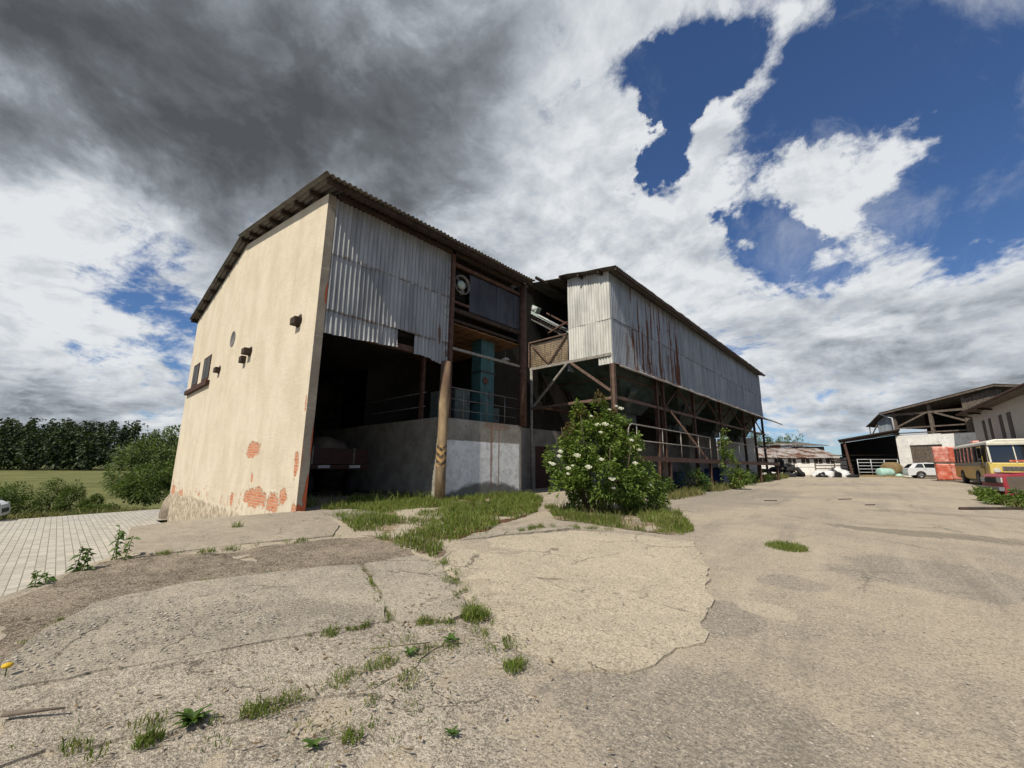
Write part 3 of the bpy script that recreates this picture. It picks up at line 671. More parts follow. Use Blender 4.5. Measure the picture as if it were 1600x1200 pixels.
POLY['low'] = [(-4.95, -0.06), (-4.6, 0.77), (-4.25, 1.8), (-3.95, 2.41), (-3.45, 2.85), (-3.05, 2.52), (-2.85, 2.06), (-2.86, 1.6), (-3.07, 1.12), (-3.36, 0.61), (-3.51, 0.25), (-3.58, 0.0)]
POLY['apron'] = [(-2.2, -.8), (-3.69, 0.0), (-3.62, 0.25), (-3.5, 0.62), (-3.2, 1.16), (-3.0, 1.66), (-3.05, 2.11), (-3.35, 2.66), (-3.5, 3.2), (-2.85, 2.95), (-2.1, 2.7), (-1.6, 2.5), (-1.2, 2.2), (-.9, 1.4), (-.8, .2), (-1.2, -.8)]
slab('concrete_ramp', 'block', [M['block'], M['low']], .02, -1.7, .045, .16, (0, 0), 2., .004)
slab('mossy_concrete', 'mossy', M['mossy'], .012, -1.7, .09, .12, (0, 0), 3., .010)
slab('concrete_slab', 'main', M['slab'], .036, .14, .05, .16, (0, 0), 4., .003)
slab('concrete_slab', 'side', M['slab'], .034, .14, .045, .16, (0, 0), 5., .003)
slab('concrete_slab', 'low', M['low'], .020, .14, .09, .12, (0, 0), 6., .006)
slab('pale_slab', 'bright', M['bright'], .016, .14, .09, .18, (.006, .003), 7., .004)
slab('concrete_slab', 'strip', M['slab'], .03, .14, .05, .2, (0, 0), 8.)
poly = rough_poly(POLY['apron'], .1, .14, 2.2, 9.)
kind(sheet('broken_concrete', poly, gridpts(poly, -4, -.5, -1, 3.4, .09), lambda x, y: zy(x, y) + .004 - .03 * ss(-2.1, -1.0, x) + .016 * noise.noise(V((x * 2.6, y * 2.6, 3))) + .009 * noise.noise(V((x * 9, y * 9, 5))), M['low'], .1), 'structure')

for key, mat, lift in (('g1', 'dirt', .012), ('g2', 'litter', .014), ('g3', 'dirt', .016)):
    poly = rough_poly(POLY[key], .15, .12, 1.6, 3.)
    kind(sheet('bare_soil', poly, gridpts(poly, -16, -2, 3, 16, .16), lambda x, y: zy(x, y) + lift - .012 + .03 * noise.noise(V((x * 2.2, y * 2.2, 0))) + .012 * noise.noise(V((x * 7, y * 7, 0))), M[mat]), 'structure')
# two loose slabs lying in the grass by the gate bay
for i, (key, sx) in enumerate((('a', 0), ('b', 0))):
    base = [[(-11.1, 4.75), (-9.1, 4.45), (-8.7, 5.1), (-9.6, 5.7), (-10.9, 5.5)], [(-9.9, 6.2), (-8.4, 5.5), (-7.7, 6.1), (-8.4, 7.0), (-9.6, 7.3)]][i]
    poly = rough_poly(base, .1, .06, 2.6, 21 + i)
    kind(sheet('concrete_slab', poly, gridpts(poly, -12, -7, 4, 8, .2), lambda x, y: zg(x, y) + .05 + .008 * noise.noise(V((x * 4, y * 4, 1))), M['bright'] if i else M['slab'], .1), 'structure')

# ------------------------------------------------------------------ the gabled hall
X0, Y0 = -11.65, 4.38
hall = thing('farm_hall', 'tall cream rendered hall with corrugated front over a dark open bay', 'building', (X0, Y0, .3))
XR, ZR, ZE, XL, YV = -20.4, 11.6, 9.76, -29.9, 4.03
zroof = lambda x: ZE + (ZR - ZE) * (1 - abs(x - XR) / (XR - (-31.0) if x < XR else -10.85 - XR))
mb = MB()
zt = lambda x: zroof(x) - .24
poly = [(-29.4, -1.75), (X0, -1.75), (X0, zt(X0)), (XR, zt(XR)), (-29.4, zt(-29.4))]
def cut(p0, p1): return p0
mb.prism([(a, b) for a, b in poly], (0, Y0, 0), (1, 0, 0), (0, 0, 1), (0, .24, 0), 0, 1)
gw = mb.build('gable_wall', [M['cream'], M['greyrender']], hall)
# back and end walls
mb = MB(); mb.box((-29.4, Y0 + .24, -1.7), (-29.16, 13.6, zt(-29.4) - .05)); mb.build('back_wall', M['greywall'], hall)
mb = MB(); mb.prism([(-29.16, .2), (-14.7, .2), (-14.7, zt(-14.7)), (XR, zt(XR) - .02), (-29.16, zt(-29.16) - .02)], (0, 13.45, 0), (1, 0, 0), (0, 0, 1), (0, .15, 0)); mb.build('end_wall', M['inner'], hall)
mb = MB(); mb.box((-14.4, 13.44, 6.9), (-11.9, 13.56, 9.8)); mb.build('end_cladding', M['darkpanel'], hall)
# roof
mb = MB()
for sg, xe in ((1, -10.85), (-1, XL)):
    yv = YV - (.10 if sg > 0 else 0)
    a, b = V((xe, yv, zroof(xe))), V((XR, yv, ZR)); v = (b - a); L = v.length; v.normalize()
    n = V((-v.z, 0, v.x)) if v.x < 0 else V((-v.z, 0, v.x)); n = n if n.z > 0 else -n
    if sg > 0: mb.corr(a, (0, 1, 0), v, n, 9.5, L + .05, .17, .026, .03, 14, 1.)
    else: mb.corr(a + V((0, 0, 0)), (0, 1, 0), v, n, 9.5, L + .12, .17, .026, .03, 12, 2.)
roof = mb.build('roof', M['roof'], hall, recalc=False)
sm = roof.modifiers.new('sheet', 'SOLIDIFY'); sm.thickness = .008
for i in range(15):
    x = -11.1 - 18.6 * i / 14
    mb = MB(); mb.box((x - .06, YV + .06, zroof(x) - .20), (x + .06, 13.45, zroof(x) - .04)); mb.build('purlin', M['darkwood'], roof)
mb = MB(); mb.box((XR - .12, YV - .01, ZR + .0), (XR + .12, 13.5, ZR + .06)); mb.build('ridge_cap', M['roof'], roof)
mb = MB(); mb.box((-11.64, 4.66, 9.62), (-11.54, 13.5, 9.76)); mb.build('eaves_beam', M['darkwood'], hall)
# cladding sheets in three rows on the front
MZ = X0 - .012
def clad(y0, y1, z0, z1, off, low=None, mat='zinc', seed=0., bend=0., warp=.02, parent=hall):
    mb = MB(); mb.corr((MZ + off, y0, z0), (0, 1, 0), (0, 0, 1), (1, 0, 0), y1 - y0, z1 - z0, .15, .024, warp, 6, seed, (y0 * 1.0) % .15, 0, low, bend)
    return mb.build('cladding_sheet', M[mat], parent, recalc=False)
ys = [4.63, 5.55, 6.45, 7.35, 8.28, 9.17]
for i in range(5):
    a, b = ys[i], ys[i + 1] + (.06 if i < 4 else 0)
    clad(a, b, 7.78 + R.uniform(-.02, .02), 9.62, .003 + .004 * (i % 2), None, 'zinc', 3 + i)
    clad(a, b, 5.98 + R.uniform(-.03, .03), 7.86, -.006 + .004 * (i % 2), (lambda x: .03 * noise.noise(V((x * 3, i, 0)))), 'zinc', 23 + i, .09 if 1 <= i <= 2 else .03)
for i, (a, b, z0, tl) in enumerate(((4.63, 5.6, 5.28, .02), (5.56, 6.35, 5.30, .05), (6.32, 7.06, 5.33, .05), (7.74, 8.45, 5.30, -.03), (8.42, 9.17, 5.22, -.13))):
    clad(a, b, z0, 6.1, -.013 + .004 * (i % 2), (lambda x, tl=tl, w=b - a: tl * x / w + .02 * noise.noise(V((x * 4, tl * 50, 0)))), 'zinc', 43 + i, .05, .05)
mb = MB(); mb.beam((-11.85, 4.65, 5.47), (-11.85, 9.1, 5.47), .14, .2); mb.build('lintel_beam', M['rust'], hall)
# posts of the front
mb = MB(); mb.tube([(-11.62, 9.05, .15), (-11.6, 9.03, 1.5), (-11.58, 9.04, 3.), (-11.6, 9.07, 4.2), (-11.6, 9.08, 5.25)], [.185, .18, .175, .19, .18], 16); mb.build('marked_post', M['post'], hall)
mb = MB(); mb.box((-11.72, 9.18, 3.2), (-11.54, 9.33, 9.75)); mb.build('column', M['rust'], hall)
mb = MB(); mb.tube([(-11.62, 13.42, 3.2), (-11.62, 13.42, 6.5), (-11.62, 13.42, 9.8)], .17, 14); mb.build('column', M['rust'], hall)
# raised inner floor with whitewashed front
mb = MB(); mb.prism([(-29.1, .1), (-11.72, .1), (-11.72, 3.22), (-11.9, 3.25), (-29.1, 3.25)], (0, 9.16, 0), (1, 0, 0), (0, 0, 1), (0, 4.28, 0)); mb.build('raised_floor', M['whitewall'], hall)
# ceilings and dark upper storey
mb = MB()
for i in range(24):
    y = 9.2 + i * .178; mb.box((-17.5, y, 6.86 + .01 * (i % 3)), (-11.78, y + .172, 6.90 + .01 * (i % 3)))
mb.build('board_ceiling', M['board'], hall)
mb = MB(); mb.box((-17.8, 9.15, 7.0), (-11.78, 13.44, 7.1)); mb.build('upper_floor', M['darkwood'], hall)
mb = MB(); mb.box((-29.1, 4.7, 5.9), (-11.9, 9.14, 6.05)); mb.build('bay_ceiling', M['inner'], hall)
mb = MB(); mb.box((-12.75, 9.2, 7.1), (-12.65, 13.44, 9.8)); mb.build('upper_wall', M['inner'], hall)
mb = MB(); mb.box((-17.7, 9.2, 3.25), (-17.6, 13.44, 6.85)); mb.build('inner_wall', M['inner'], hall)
ypan = [10.22, 10.72, 11.22, 11.75, 12.3, 12.85, 13.3]
for i in range(6):
    mb = MB(); mb.box((-11.72 + .012 * (i % 2), ypan[i], 7.56), (-11.69 + .012 * (i % 2), ypan[i + 1] + .01, 9.15)); mb.build('dark_panel', M['darkpanel'], hall)
mb = MB(); mb.beam((-11.7, 9.33, 7.42), (-11.7, 13.3, 7.42), .12, .16); mb.build('transom', M['darkwood'], hall)
mb = MB(); mb.beam((-11.7, 9.33, 9.3), (-11.7, 13.3, 9.3), .10, .14); mb.build('transom', M['rust'], hall)
mb = MB(); mb.beam((-11.7, 9.33, 7.75), (-11.7, 10.2, 7.75), .08, .1); mb.build('transom', M['rust'], hall)
mb = MB(); mb.beam((-11.68, 9.33, 5.86), (-11.68, 13.3, 5.86), .09, .09); mb.build('cross_bar', M['steelgrey'], hall)
for z in (4.38, 3.95, 3.55):
    mb = MB(); mb.tube([(-11.75, 9.3, z), (-11.75, 13.3, z)], .022 if z > 4 else .014); mb.build('rail', M['pipe'], hall)
for y in (10.1, 11.35, 12.4):
    mb = MB(); mb.tube([(-11.75, y, 3.25), (-11.75, y, 4.38)], .02); mb.build('rail_post', M['pipe'], hall)
# rails and a post along the inner edge of the raised floor, seen through the open bay
for z in (4.3, 3.75):
    mb = MB(); mb.tube([(-13.0, 9.25, z), (-22, 9.25, z)], .022); mb.build('rail', M['pipe'], hall)
mb = MB(); mb.box((-13.35, 9.2, 3.25), (-13.2, 9.33, 5.9)); mb.build('column', M['rust'], hall)
# fan
fan = MB().box((-11.95, 9.36, 8.02), (-11.93, 10.2, 9.2)).build('fan_back_plate', M['black'], hall)
mb = MB()
for k in range(28):
    t0, t1 = 2 * math.pi * k / 28, 2 * math.pi * (k + 1) / 28
fr = MB().lathe((-11.72, 9.78, 8.55), (1, 0, 0), [(0, .34), (.0, .40), (.1, .40), (.1, .37), (.02, .36), (0, .34)], 28).build('fan_ring', M['pipe'], hall)
MB().lathe((-11.74, 9.78, 8.55), (1, 0, 0), [(0, .001), (0, .2), (.06, .19), (.12, .12), (.14, .001)], 20).build('fan_hub', M['mint'], fr)
for k in range(4):
    t = k * math.pi / 2 + .4; c = V((-11.78, 9.78 + .26 * math.cos(t), 8.55 + .26 * math.sin(t)))
    MB().obox(c, V((.03, .1 * -math.sin(t), .1 * math.cos(t))), V((0, .12 * math.cos(t), .12 * math.sin(t))), V((.006, 0, 0))).build('fan_blade', M['pipe'], fr)
# windows in the gable
for x0_, x1_ in ((-28.15, -26.75), (-25.75, -24.25)):
    w = MB().box((x0_, Y0 - .03, 5.62), (x1_, Y0 - .004, 6.86)).build('window', M['winbars'], hall)
    for k in range(2):
        a = x0_ + .1 + k * (x1_ - x0_ - .1) / 2; MB().box((a, Y0 - .038, 5.72), (a + (x1_ - x0_ - .3) / 2, Y0 - .031, 6.76)).build('pane', M['grimyglass'], w)
MB().box((-29.0, Y0 - .16, 5.28), (-23.9, Y0 + .02, 5.50)).build('window_sill', M['winbars'], hall)
vent = MB().lathe((-20.65, Y0 - .02, 6.9), (0, 1, 0), [(0, .36), (0, .30), (.015, .29), (.015, .001)], 20).build('round_vent', M['pipe'], hall)
for i, (x, z, l) in enumerate(((-12.96, 5.86, .20), (-17.75, 5.78, .26), (-22.3, 5.75, .2))):
    mb = MB(); mb.box((x - .19, Y0 - l, z - .13), (x + .19, Y0 + .02, z + .10)); 
    if i == 1: mb.box((x - .75, Y0 - .18, z - .36), (x - .42, Y0 + .02, z - .1))
    mb.build('beam_end', M['darkwood'], hall, .02)
    hx = MB(); hx.put([(x + dx_ * .27 + .05 * noise.noise(V((k * 1.7, i, 0))), Y0 - .004, z + dz_ * .2 + .08 * noise.noise(V((k * 2.1, i, 4)))) for k, (dx_, dz_) in enumerate([(math.cos(t_ * .449), math.sin(t_ * .449)) for t_ in range(14)])], [tuple(range(13, -1, -1))]); hx.build('broken_render', M['darkwood'], hall, recalc=False)
# rough plinth bulging out at the low corner
mb = MB(); mb.sphere((-29.7, 4.7, -1.25), 1.0, .55, 1.15, 22, 14, 0, .22, 5.); mb.build('plinth_buttress', M['mossy'], hall)
# things on the raised floor
ev = thing('bucket_elevator', 'teal painted elevator shaft on the raised floor of the hall', 'elevator', (-12.6, 11.7, 3.25))
MB().box((-12.9, 11.5, 3.25), (-12.3, 12.3, 6.85)).build('shaft', M['teal'], ev, .015)
for z in (4.05, 5.4): MB().box((-12.93, 11.47, z), (-12.27, 12.33, z + .06)).build('flange', M['darkpanel'], ev)
MB().lathe((-12.29, 11.75, 5.05), (1, 0, 0), [(0, .001), (0, .17), (.02, .16), (.02, .001)], 16).build('round_hatch', M['rust'], ev)
MB().box((-12.29, 11.95, 4.3), (-12.25, 12.2, 4.6)).build('inspection_flap', M['cabinet'], ev)
for i, (y0_, y1_, z1_, lab) in enumerate(((9.55, 10.2, 4.35, 'grey green control cabinet nearest the marked post'), (10.4, 11.2, 4.55, 'wider grey control cabinet beside the teal shaft'), (12.45, 12.95, 4.0, 'low grey box standing behind the teal shaft'))):
    cb = thing('control_cabinet', lab, 'cabinet', (-12.8, y0_, 3.25))
    MB().box((-13.1, y0_, 3.25), (-12.6, y1_, z1_)).build('housing', M['cabinet'], cb, .015)
    MB().box((-12.598, y0_ + .06, 3.4), (-12.585, y1_ - .06, z1_ - .08)).build('cabinet_door', M['cabinet'], cb)
    MB().box((-12.584, y1_ - .18, z1_ - .5), (-12.57, y1_ - .12, z1_ - .35)).build('handle', M['trim'], cb)
lp = thing('pendant_lamp', 'small white dish lamp hanging under the brown board ceiling', 'lamp', (-12.3, 13.0, 6.2))
MB().lathe((-12.3, 13.0, 6.2), (0, 0, 1), [(0, .2), (.02, .2), (.1, .1), (.12, .03), (.12, .001)], 16).build('lamp_shade', M['whitepaint'], lp)
MB().tube([(-12.3, 13.0, 6.3), (-12.3, 13.0, 6.88)], .012).build('stem', M['pipe'], lp)

# trailer in the open bay
tr = thing('farm_trailer', 'old farm trailer with dusty load parked inside the dark bay', 'trailer', (-17, 7, .3))
MB().box((-20, 5.95, 1.35), (-15.0, 8.1, 1.5)).build('bed', M['rust'], tr)
MB().box((-15.03, 5.95, 1.52), (-14.97, 8.1, 2.1)).build('tailboard', M['redstripe'], tr, .01)
for y in (5.95, 8.08): MB().box((-20, y - .02, 1.52), (-15.04, y + .02, 2.1)).build('sideboard', M['darkwood'], tr)
rb = MB().box((-14.96, 5.95, 1.38), (-14.93, 8.1, 1.5)).build('rear_bar', M['redstripe'], tr)
for y in (6.2, 7.35): MB().box((-14.927, y, 1.39), (-14.92, y + .42, 1.49)).build('reflector', M['whitepaint'], rb)
for y in (5.98, 7.5): MB().beam((-14.95, y, 1.52), (-14.95, y, 2.14), .05).build('stake', M['pipe'], tr)
for y in (6.2, 7.85):
    for x in (-15.9, -18.8):
        w = MB().lathe((x, y - .14, .78), (0, 1, 0), [(0, .2), (0, .40), (.05, .47), (.23, .47), (.28, .40), (.28, .2)], 22).build('wheel', M['rubber'], tr)
        MB().lathe((x, y - .1, .78), (0, 1, 0), [(0, .001), (0, .22), (.2, .22), (.2, .001)], 16).build('rim', M['rust'], w)
MB().beam((-20.5, 7, 1.2), (-15.3, 7, 1.2), .7, .14).build('chassis', M['black'], tr)
MB().sphere((-16.2, 6.85, 2.0), 1.0, .85, .62, 18, 10, 0, .25, 2.).build('load', M['tarp'], tr)

# ------------------------------------------------------------------ hopper house on posts
hop = thing('hopper_house', 'long rust streaked corrugated hopper house raised on steel posts', 'building', (-9, 16.9, .3))
HX, HY, HL = -9.0, 16.9, 48.2
def hsheet(o, u, n, W_, H_, mat, seed, low=None, warp=.025, bend=0., phase=0.):
    mb = MB(); mb.corr(o, u, (0, 0, 1), n, W_, H_, .15, .022, warp, 5, seed, phase, 0, low, bend)
    return mb.build('cladding_sheet', M[mat], hop, recalc=False)
# short side facing the viewer
xs = [-11.5, -10.65, -9.8, HX - .03]
for i in range(3):
    a, w = xs[i], xs[i + 1] - xs[i] + (.05 if i < 2 else 0); zb = 6.28 if i == 2 else 6.78
    zs = lambda x: 11.13 + (-8.6 - x) * .165 - .28
    hsheet((a, HY + .005 * i, 8.5), (1, 0, 0), (0, -1, 0), w, 2.35 + (-9 - a) * .16, 'hopside', i + 1.)
    hsheet((a, HY + .018 + .005 * i, zb), (1, 0, 0), (0, -1, 0), w, 8.58 - zb, 'hopside', i + 7.)
n = 17; st = (HL - HY) / n
for i in range(n):
    y = HY + st * i
    hsheet((HX + .004 * (i % 2), y, 8.52 + R.uniform(-.02, .02)), (0, 1, 0), (1, 0, 0), st + .06, 2.30, 'hopzinc', i + 11., None, .02, 0, y % .15)
    hsheet((HX - .02 + .004 * (i % 2), y, 6.27), (0, 1, 0), (1, 0, 0), st + .06, 2.33, 'hopzinc', i + 41., (lambda x, i=i: .03 * noise.noise(V((x * 2, i * 3.1, 0)))), .03, .05, y % .15)
MB().box((-11.64, HY + .1, 6.3), (-11.6, HL, 8.2)).build('back_cladding', M['greysheet'], hop)
MB().box((-11.6, HL - .03, 6.3), (HX - .05, HL, 10.85)).build('far_cladding', M['greysheet'], hop)
# roof: one slope, falling towards the yard
mb = MB(); a = V((-8.42, HY - .45, 10.86)); b = V((-14.75, HY - .45, 11.91)); v = (b - a); L = v.length; v.normalize(); nn = V((-v.z, 0, v.x)); nn = nn if nn.z > 0 else -nn
mb.corr(a, (0, 1, 0), v, nn, 32.2, L * .53, .17, .026, .05, 6, 9.)
mb.corr(a + v * (L * .50) + V((0, .35, .03)), (0, 1, 0), v, nn, 31.8, L * .5, .17, .026, .09, 6, 19.)
hr = mb.build('roof', M['roof'], hop, recalc=False); q = hr.modifiers.new('sheet', 'SOLIDIFY'); q.thickness = .008
for i, (t, ex) in enumerate(((.01, 0.), (.16, .0), (.34, .05), (.52, .05), (.70, .62), (.93, .72))):
    p = a + v * (L * t) - V((0, 0, .13)); MB().box((p.x - .05, HY - .38 - ex, p.z - .07), (p.x + .05, HL - .2, p.z + .07)).build('purlin', M['darkwood'], hr)
# awning under the front sheets
mb = MB(); nA = 220; vs, fs = [], []
for i in range(nA + 1):
    y = HY + .1 + (HL + .6 - HY) * i / nA; t = i / nA; out_ = .28 + 1.15 * t; dz_ = .08 + .42 * t + .05 * noise.noise(V((y * .7, 1, 0))) + .025 * noise.noise(V((y * 4, 2, 0)))
    r_ = .018 * math.sin(y * 2 * math.pi / .3)
    vs += [(HX - .05, y, 6.30 + r_), (HX + out_ / 2, y, 6.28 - dz_ / 2 + r_), (HX + out_, y, 6.26 - dz_ + r_), (HX + out_ + .01, y, 6.18 - dz_ + r_)]
for i in range(nA):
    for k in range(3): a_ = i * 4 + k; fs.append((a_, a_ + 4, a_ + 5, a_ + 1))
mb.put(vs, fs, 0, True); aw = mb.build('awning', M['roofred'], hop, recalc=False); q = aw.modifiers.new('sheet', 'SOLIDIFY'); q.thickness = .012
mb = MB()
for i in range(60):
    y = HY + .1 + (HL + .6 - HY) * i / 60; t = i / 60
mb.tube([(HX + .30 + 1.15 * (i / 60), HY + .1 + (HL + .6 - HY) * i / 60, 6.18 - (.08 + .42 * i / 60 + .05 * noise.noise(V(((HY + .1 + (HL + .6 - HY) * i / 60) * .7, 1, 0))))) for i in range(61)], .045, 6)
mb.build('gutter', M['steelgrey'], aw)
# frame
def post(x, y, z0, z1, w=.18, mat='rust'): return MB().ibeam((x, y, z0), (x, y, z1), w, .02).build('post', M[mat], hop)
post(HX - .04, HY, .2, 6.27, .2, 'rustlight')
for y in (21.7, 22.6, 27.5, 33.3, 40.0, 44.0, 47.6): post(HX - .06, y, .25, 6.27)
for y in (22.2, 27.5, 33.3, 40.0, 47.6): post(-13.9, y, .25, 6.7)
MB().tube([(-14.0, HY, .3), (-14.0, HY, 6.8)], .075, 12).build('post', M['steelgrey'], hop)
MB().beam((-14.1, HY, 6.74), (-9.1, HY, 6.72), .1, .14).build('frame_beam', M['steelgrey'], hop)
MB().beam((-14.0, HY - .02, 4.52), (-9.1, HY - .02, 4.62), .1, .13).build('frame_beam', M['rustlight'], hop)
MB().beam((-13.85, HY - .06, 4.6), (-11.55, HY - .06, 6.68), .09).build('brace', M['steelgrey'], hop)
MB().beam((-11.3, HY - .06, 6.62), (-9.15, HY - .06, 4.95), .11).build('brace', M['rustlight'], hop)
MB().beam((HX - .06, HY, 4.68), (HX - .06, HL, 4.68), .1, .14).build('frame_beam', M['rustlight'], hop)
MB().beam((-13.9, HY, 4.68), (-13.9, HL, 4.68), .1, .14).build('frame_beam', M['rust'], hop)
for y0_, y1_ in ((22.7, 27.4), (27.6, 33.2), (33.4, 39.9), (40.1, 47.5)):
    MB().beam((HX - .08, y0_, 4.7), (HX - .08, (y0_ + y1_) / 2, 6.2), .08).build('brace', M['rust'], hop)
    MB().beam((HX - .08, y1_, 4.7), (HX - .08, (y0_ + y1_) / 2, 6.2), .08).build('brace', M['rust'], hop)
for k in range(4):
    ya, yb = HY + .12 + 7.7 * k, HY + .12 + 7.7 * k + 7.6
    T = [(-13.85, ya, 6.72), (-9.06, ya, 6.72), (-9.06, yb, 6.72), (-13.85, yb, 6.72)]; Bq = [(-11.3, ya + 2.9, 4.3), (-10.0, ya + 2.9, 4.3), (-10.0, yb - 2.9, 4.3), (-11.3, yb - 2.9, 4.3)]
    hf = MB().put(T + Bq, [(0, 1, 5, 4), (1, 2, 6, 5), (2, 3, 7, 6), (3, 0, 4, 7), (4, 5, 6, 7)]).build('hopper_funnel', M['funnel'], hop)
    for h in (.35, .7):
        ring = [V(T[i]).lerp(V(Bq[i]), h) for i in range(4)]
        MB().tube(ring + [ring[0]], .045, 6).build('stiffener', M['rust'], hf)
    MB().box((-11.1, ya + 3.1, 3.85), (-10.2, yb - 3.1, 4.3)).build('outlet_chute', M['cabinet'], hf)
    MB().beam((-10.6, ya + 3.3, 4.0), (-9.3, ya + 2.4, 5.4), .35, .3).build('discharge_spout', M['cabinet'], hf)
# wire basket with reed mat at the open end
bk = MB().box((-14.05, HY + .02, 6.83), (-11.58, HY + .07, 8.15)).build('reed_mat', M['straw'], hop)
mb = MB()
for i in range(26): x = -14.1 + 2.55 * i / 25; mb.tube([(x, HY - .02, 6.82), (x, HY - .02, 8.22)], .007, 4)
for i in range(14): z = 6.84 + 1.36 * i / 13; mb.tube([(-14.12, HY - .03, z), (-11.54, HY - .03, z)], .007, 4)
mb.build('wire_mesh', M['pipe'], bk)
for p, q in (((-14.12, 8.24), (-11.54, 8.24)), ((-14.1, 6.82), (-14.1, 8.24)), ((-13.9, 8.1), (-12.75, 6.86)), ((-12.75, 6.86), (-11.6, 8.15))):
    MB().beam((p[0], HY - .07, p[1]), (q[0], HY - .07, q[1]), .07).build('basket_frame', M['rustlight'], bk)
# walls under and behind
MB().box((-14.5, 13.58, 3.5), (-14.3, HL, 11.82)).build('rear_wall', M['inner'], hop)
MB().box((-14.6, 13.62, .15), (-14.28, 38, 3.5)).build('lower_wall', M['greywall'], hop)
dr = MB().box((-14.279, 17.55, .25), (-14.24, 18.8, 2.56)).build('door', M['door'], hop)
MB().box((-14.239, 18.55, 1.3), (-14.2, 18.68, 1.36)).build('handle', M['pipe'], dr)
MB().box((-13.0, 46.0, .3), (-9.5, 46.2, 4.3)).build('end_wall', M['white'], hop)
MB().box((-14.5, 38.2, .2), (-13.2, 46.4, 4.4)).build('lower_wall', M['greywall'], hop)
# loading deck
PX = -7.05
MB().box((-8.95, 14.6, 1.80), (PX, 41.5, 1.86)).build('deck', M['darkwood'], hop)
MB().beam((PX, 14.6, 1.82), (PX, 42.0, 1.70), .08, .2).build('deck_beam', M['rust'], hop)
for y in (15.2, 18.0, 23.5, 29.0, 35.0, 41.2):
    MB().ibeam((PX - .04, y, .15), (PX - .04, y, 1.78), .13, .015).build('deck_leg', M['rust'], hop)
arc = [(PX, 14.15, 2.55)] + [(PX, 14.15 + .35 * (1 - math.cos(t * math.pi / 2)), 2.75 + .35 * math.sin(t * math.pi / 2)) for t in (0, .25, .5, .75, 1)]
MB().tube([(PX, 14.15, 1.9)] + arc + [(PX, 19, 3.08), (PX, 23.7, 3.05)], .026, 8).build('handrail', M['steelgrey'], hop)
MB().tube([(PX, 14.8, 2.5), (PX, 23.7, 2.46)], .02, 8).build('mid_rail', M['steelgrey'], hop)
for y in (14.85, 17.3, 19.4, 21.8, 23.65): MB().tube([(PX, y, 1.85), (PX, y, 3.08)], .022, 8).build('rail_post', M['steelgrey'], hop)
MB().tube([(PX, 25.5, 3.0), (PX, 41.5, 2.9)], .022, 6).build('handrail', M['pipe'], hop)
for y in (25.5, 29.5, 33.5, 37.5, 41.5): MB().tube([(PX, y, 1.85), (PX, y, 3.0)], .02, 6).build('rail_post', M['pipe'], hop)
MB().beam((HX, 22.7, 5.0), (PX, 23.0, 1.9), .08).build('brace', M['rust'], hop)

# conveyor sticking out of the open end
cv = thing('chain_conveyor', 'sloping pale green chain conveyor jutting from the open hopper end', 'conveyor', (-12.5, 17.5, 9))
c0, c1 = V((-15.2, 17.5, 10.85)), V((-11.85, 17.5, 8.6)); cd = (c1 - c0).normalized(); cn = V((-cd.z, 0, cd.x)); cn = cn if cn.z > 0 else -cn
for dy in (-.22, .22):
    MB().beam(c0 + V((0, dy, 0)), c1 + cd * 1.2 + V((0, dy, 0)), .07, .15).build('side_rail', M['mint'], cv)
    MB().beam(c0 + cd * .4 + V((0, dy, 0)) - cn * .35, c1 + cd * 1. + V((0, dy, 0)) - cn * .35, .05, .07).build('lower_rail', M['pipe'], cv)
mb = MB()
for i in range(16): mb.tube([c0 + cd * (.25 * i + .3) + V((0, -.2, 0)) - cn * .18, c0 + cd * (.25 * i + .3) + V((0, .2, 0)) - cn * .18], .02, 5)
mb.build('chain_slats', M['rust'], cv)
for dy in (-.12, .0, .12):
    MB().tube([c0 + cd * .5 + V((0, dy, 0)) - cn * (.24 + dy * .3), c1 + cd * .3 + V((0, dy, 0)) - cn * (.24 + dy * .3)], .018, 6).build('chain', M['pipe'], cv)
mt = MB().obox(c0 + cd * 1.1 + cn * .26, cd * .24, V((0, .2, 0)), cn * .17).build('motor', M['mint'], cv, .04)
MB().lathe(c0 + cd * 1.1 + cn * .26 + V((0, -.2, 0)), (0, -1, 0), [(0, .14), (.03, .13), (.04, .001)], 14).build('motor_cap', M['whitepaint'], mt)
MB().tube([c0 + cd * 1.7 + V((0, -.26, 0)) + cn * .05, c1 + V((0, -.26, 0)) - cn * .0, c1 + V((0, -.26, .12))], .05, 8).build('feed_pipe', M['whitepaint'], cv)
MB().beam(c0 + cd * 2.0 + cn * .35, c1 + cd * .5 + cn * .30, .08).build('drive_guard', M['rust'], cv)
MB().beam((-13.0, 17.2, 8.7), (-11.6, 17.0, 8.95), .09).build('bracket', M['rust'], cv)
for dy in (-.2, .2): MB().lathe(c0 + cd * .1 + V((0, dy, -.12)), (0, 1, 0), [(-.03, .001), (-.03, .1), (.03, .1), (.03, .001)], 12).build('sprocket', M['rust'], cv)

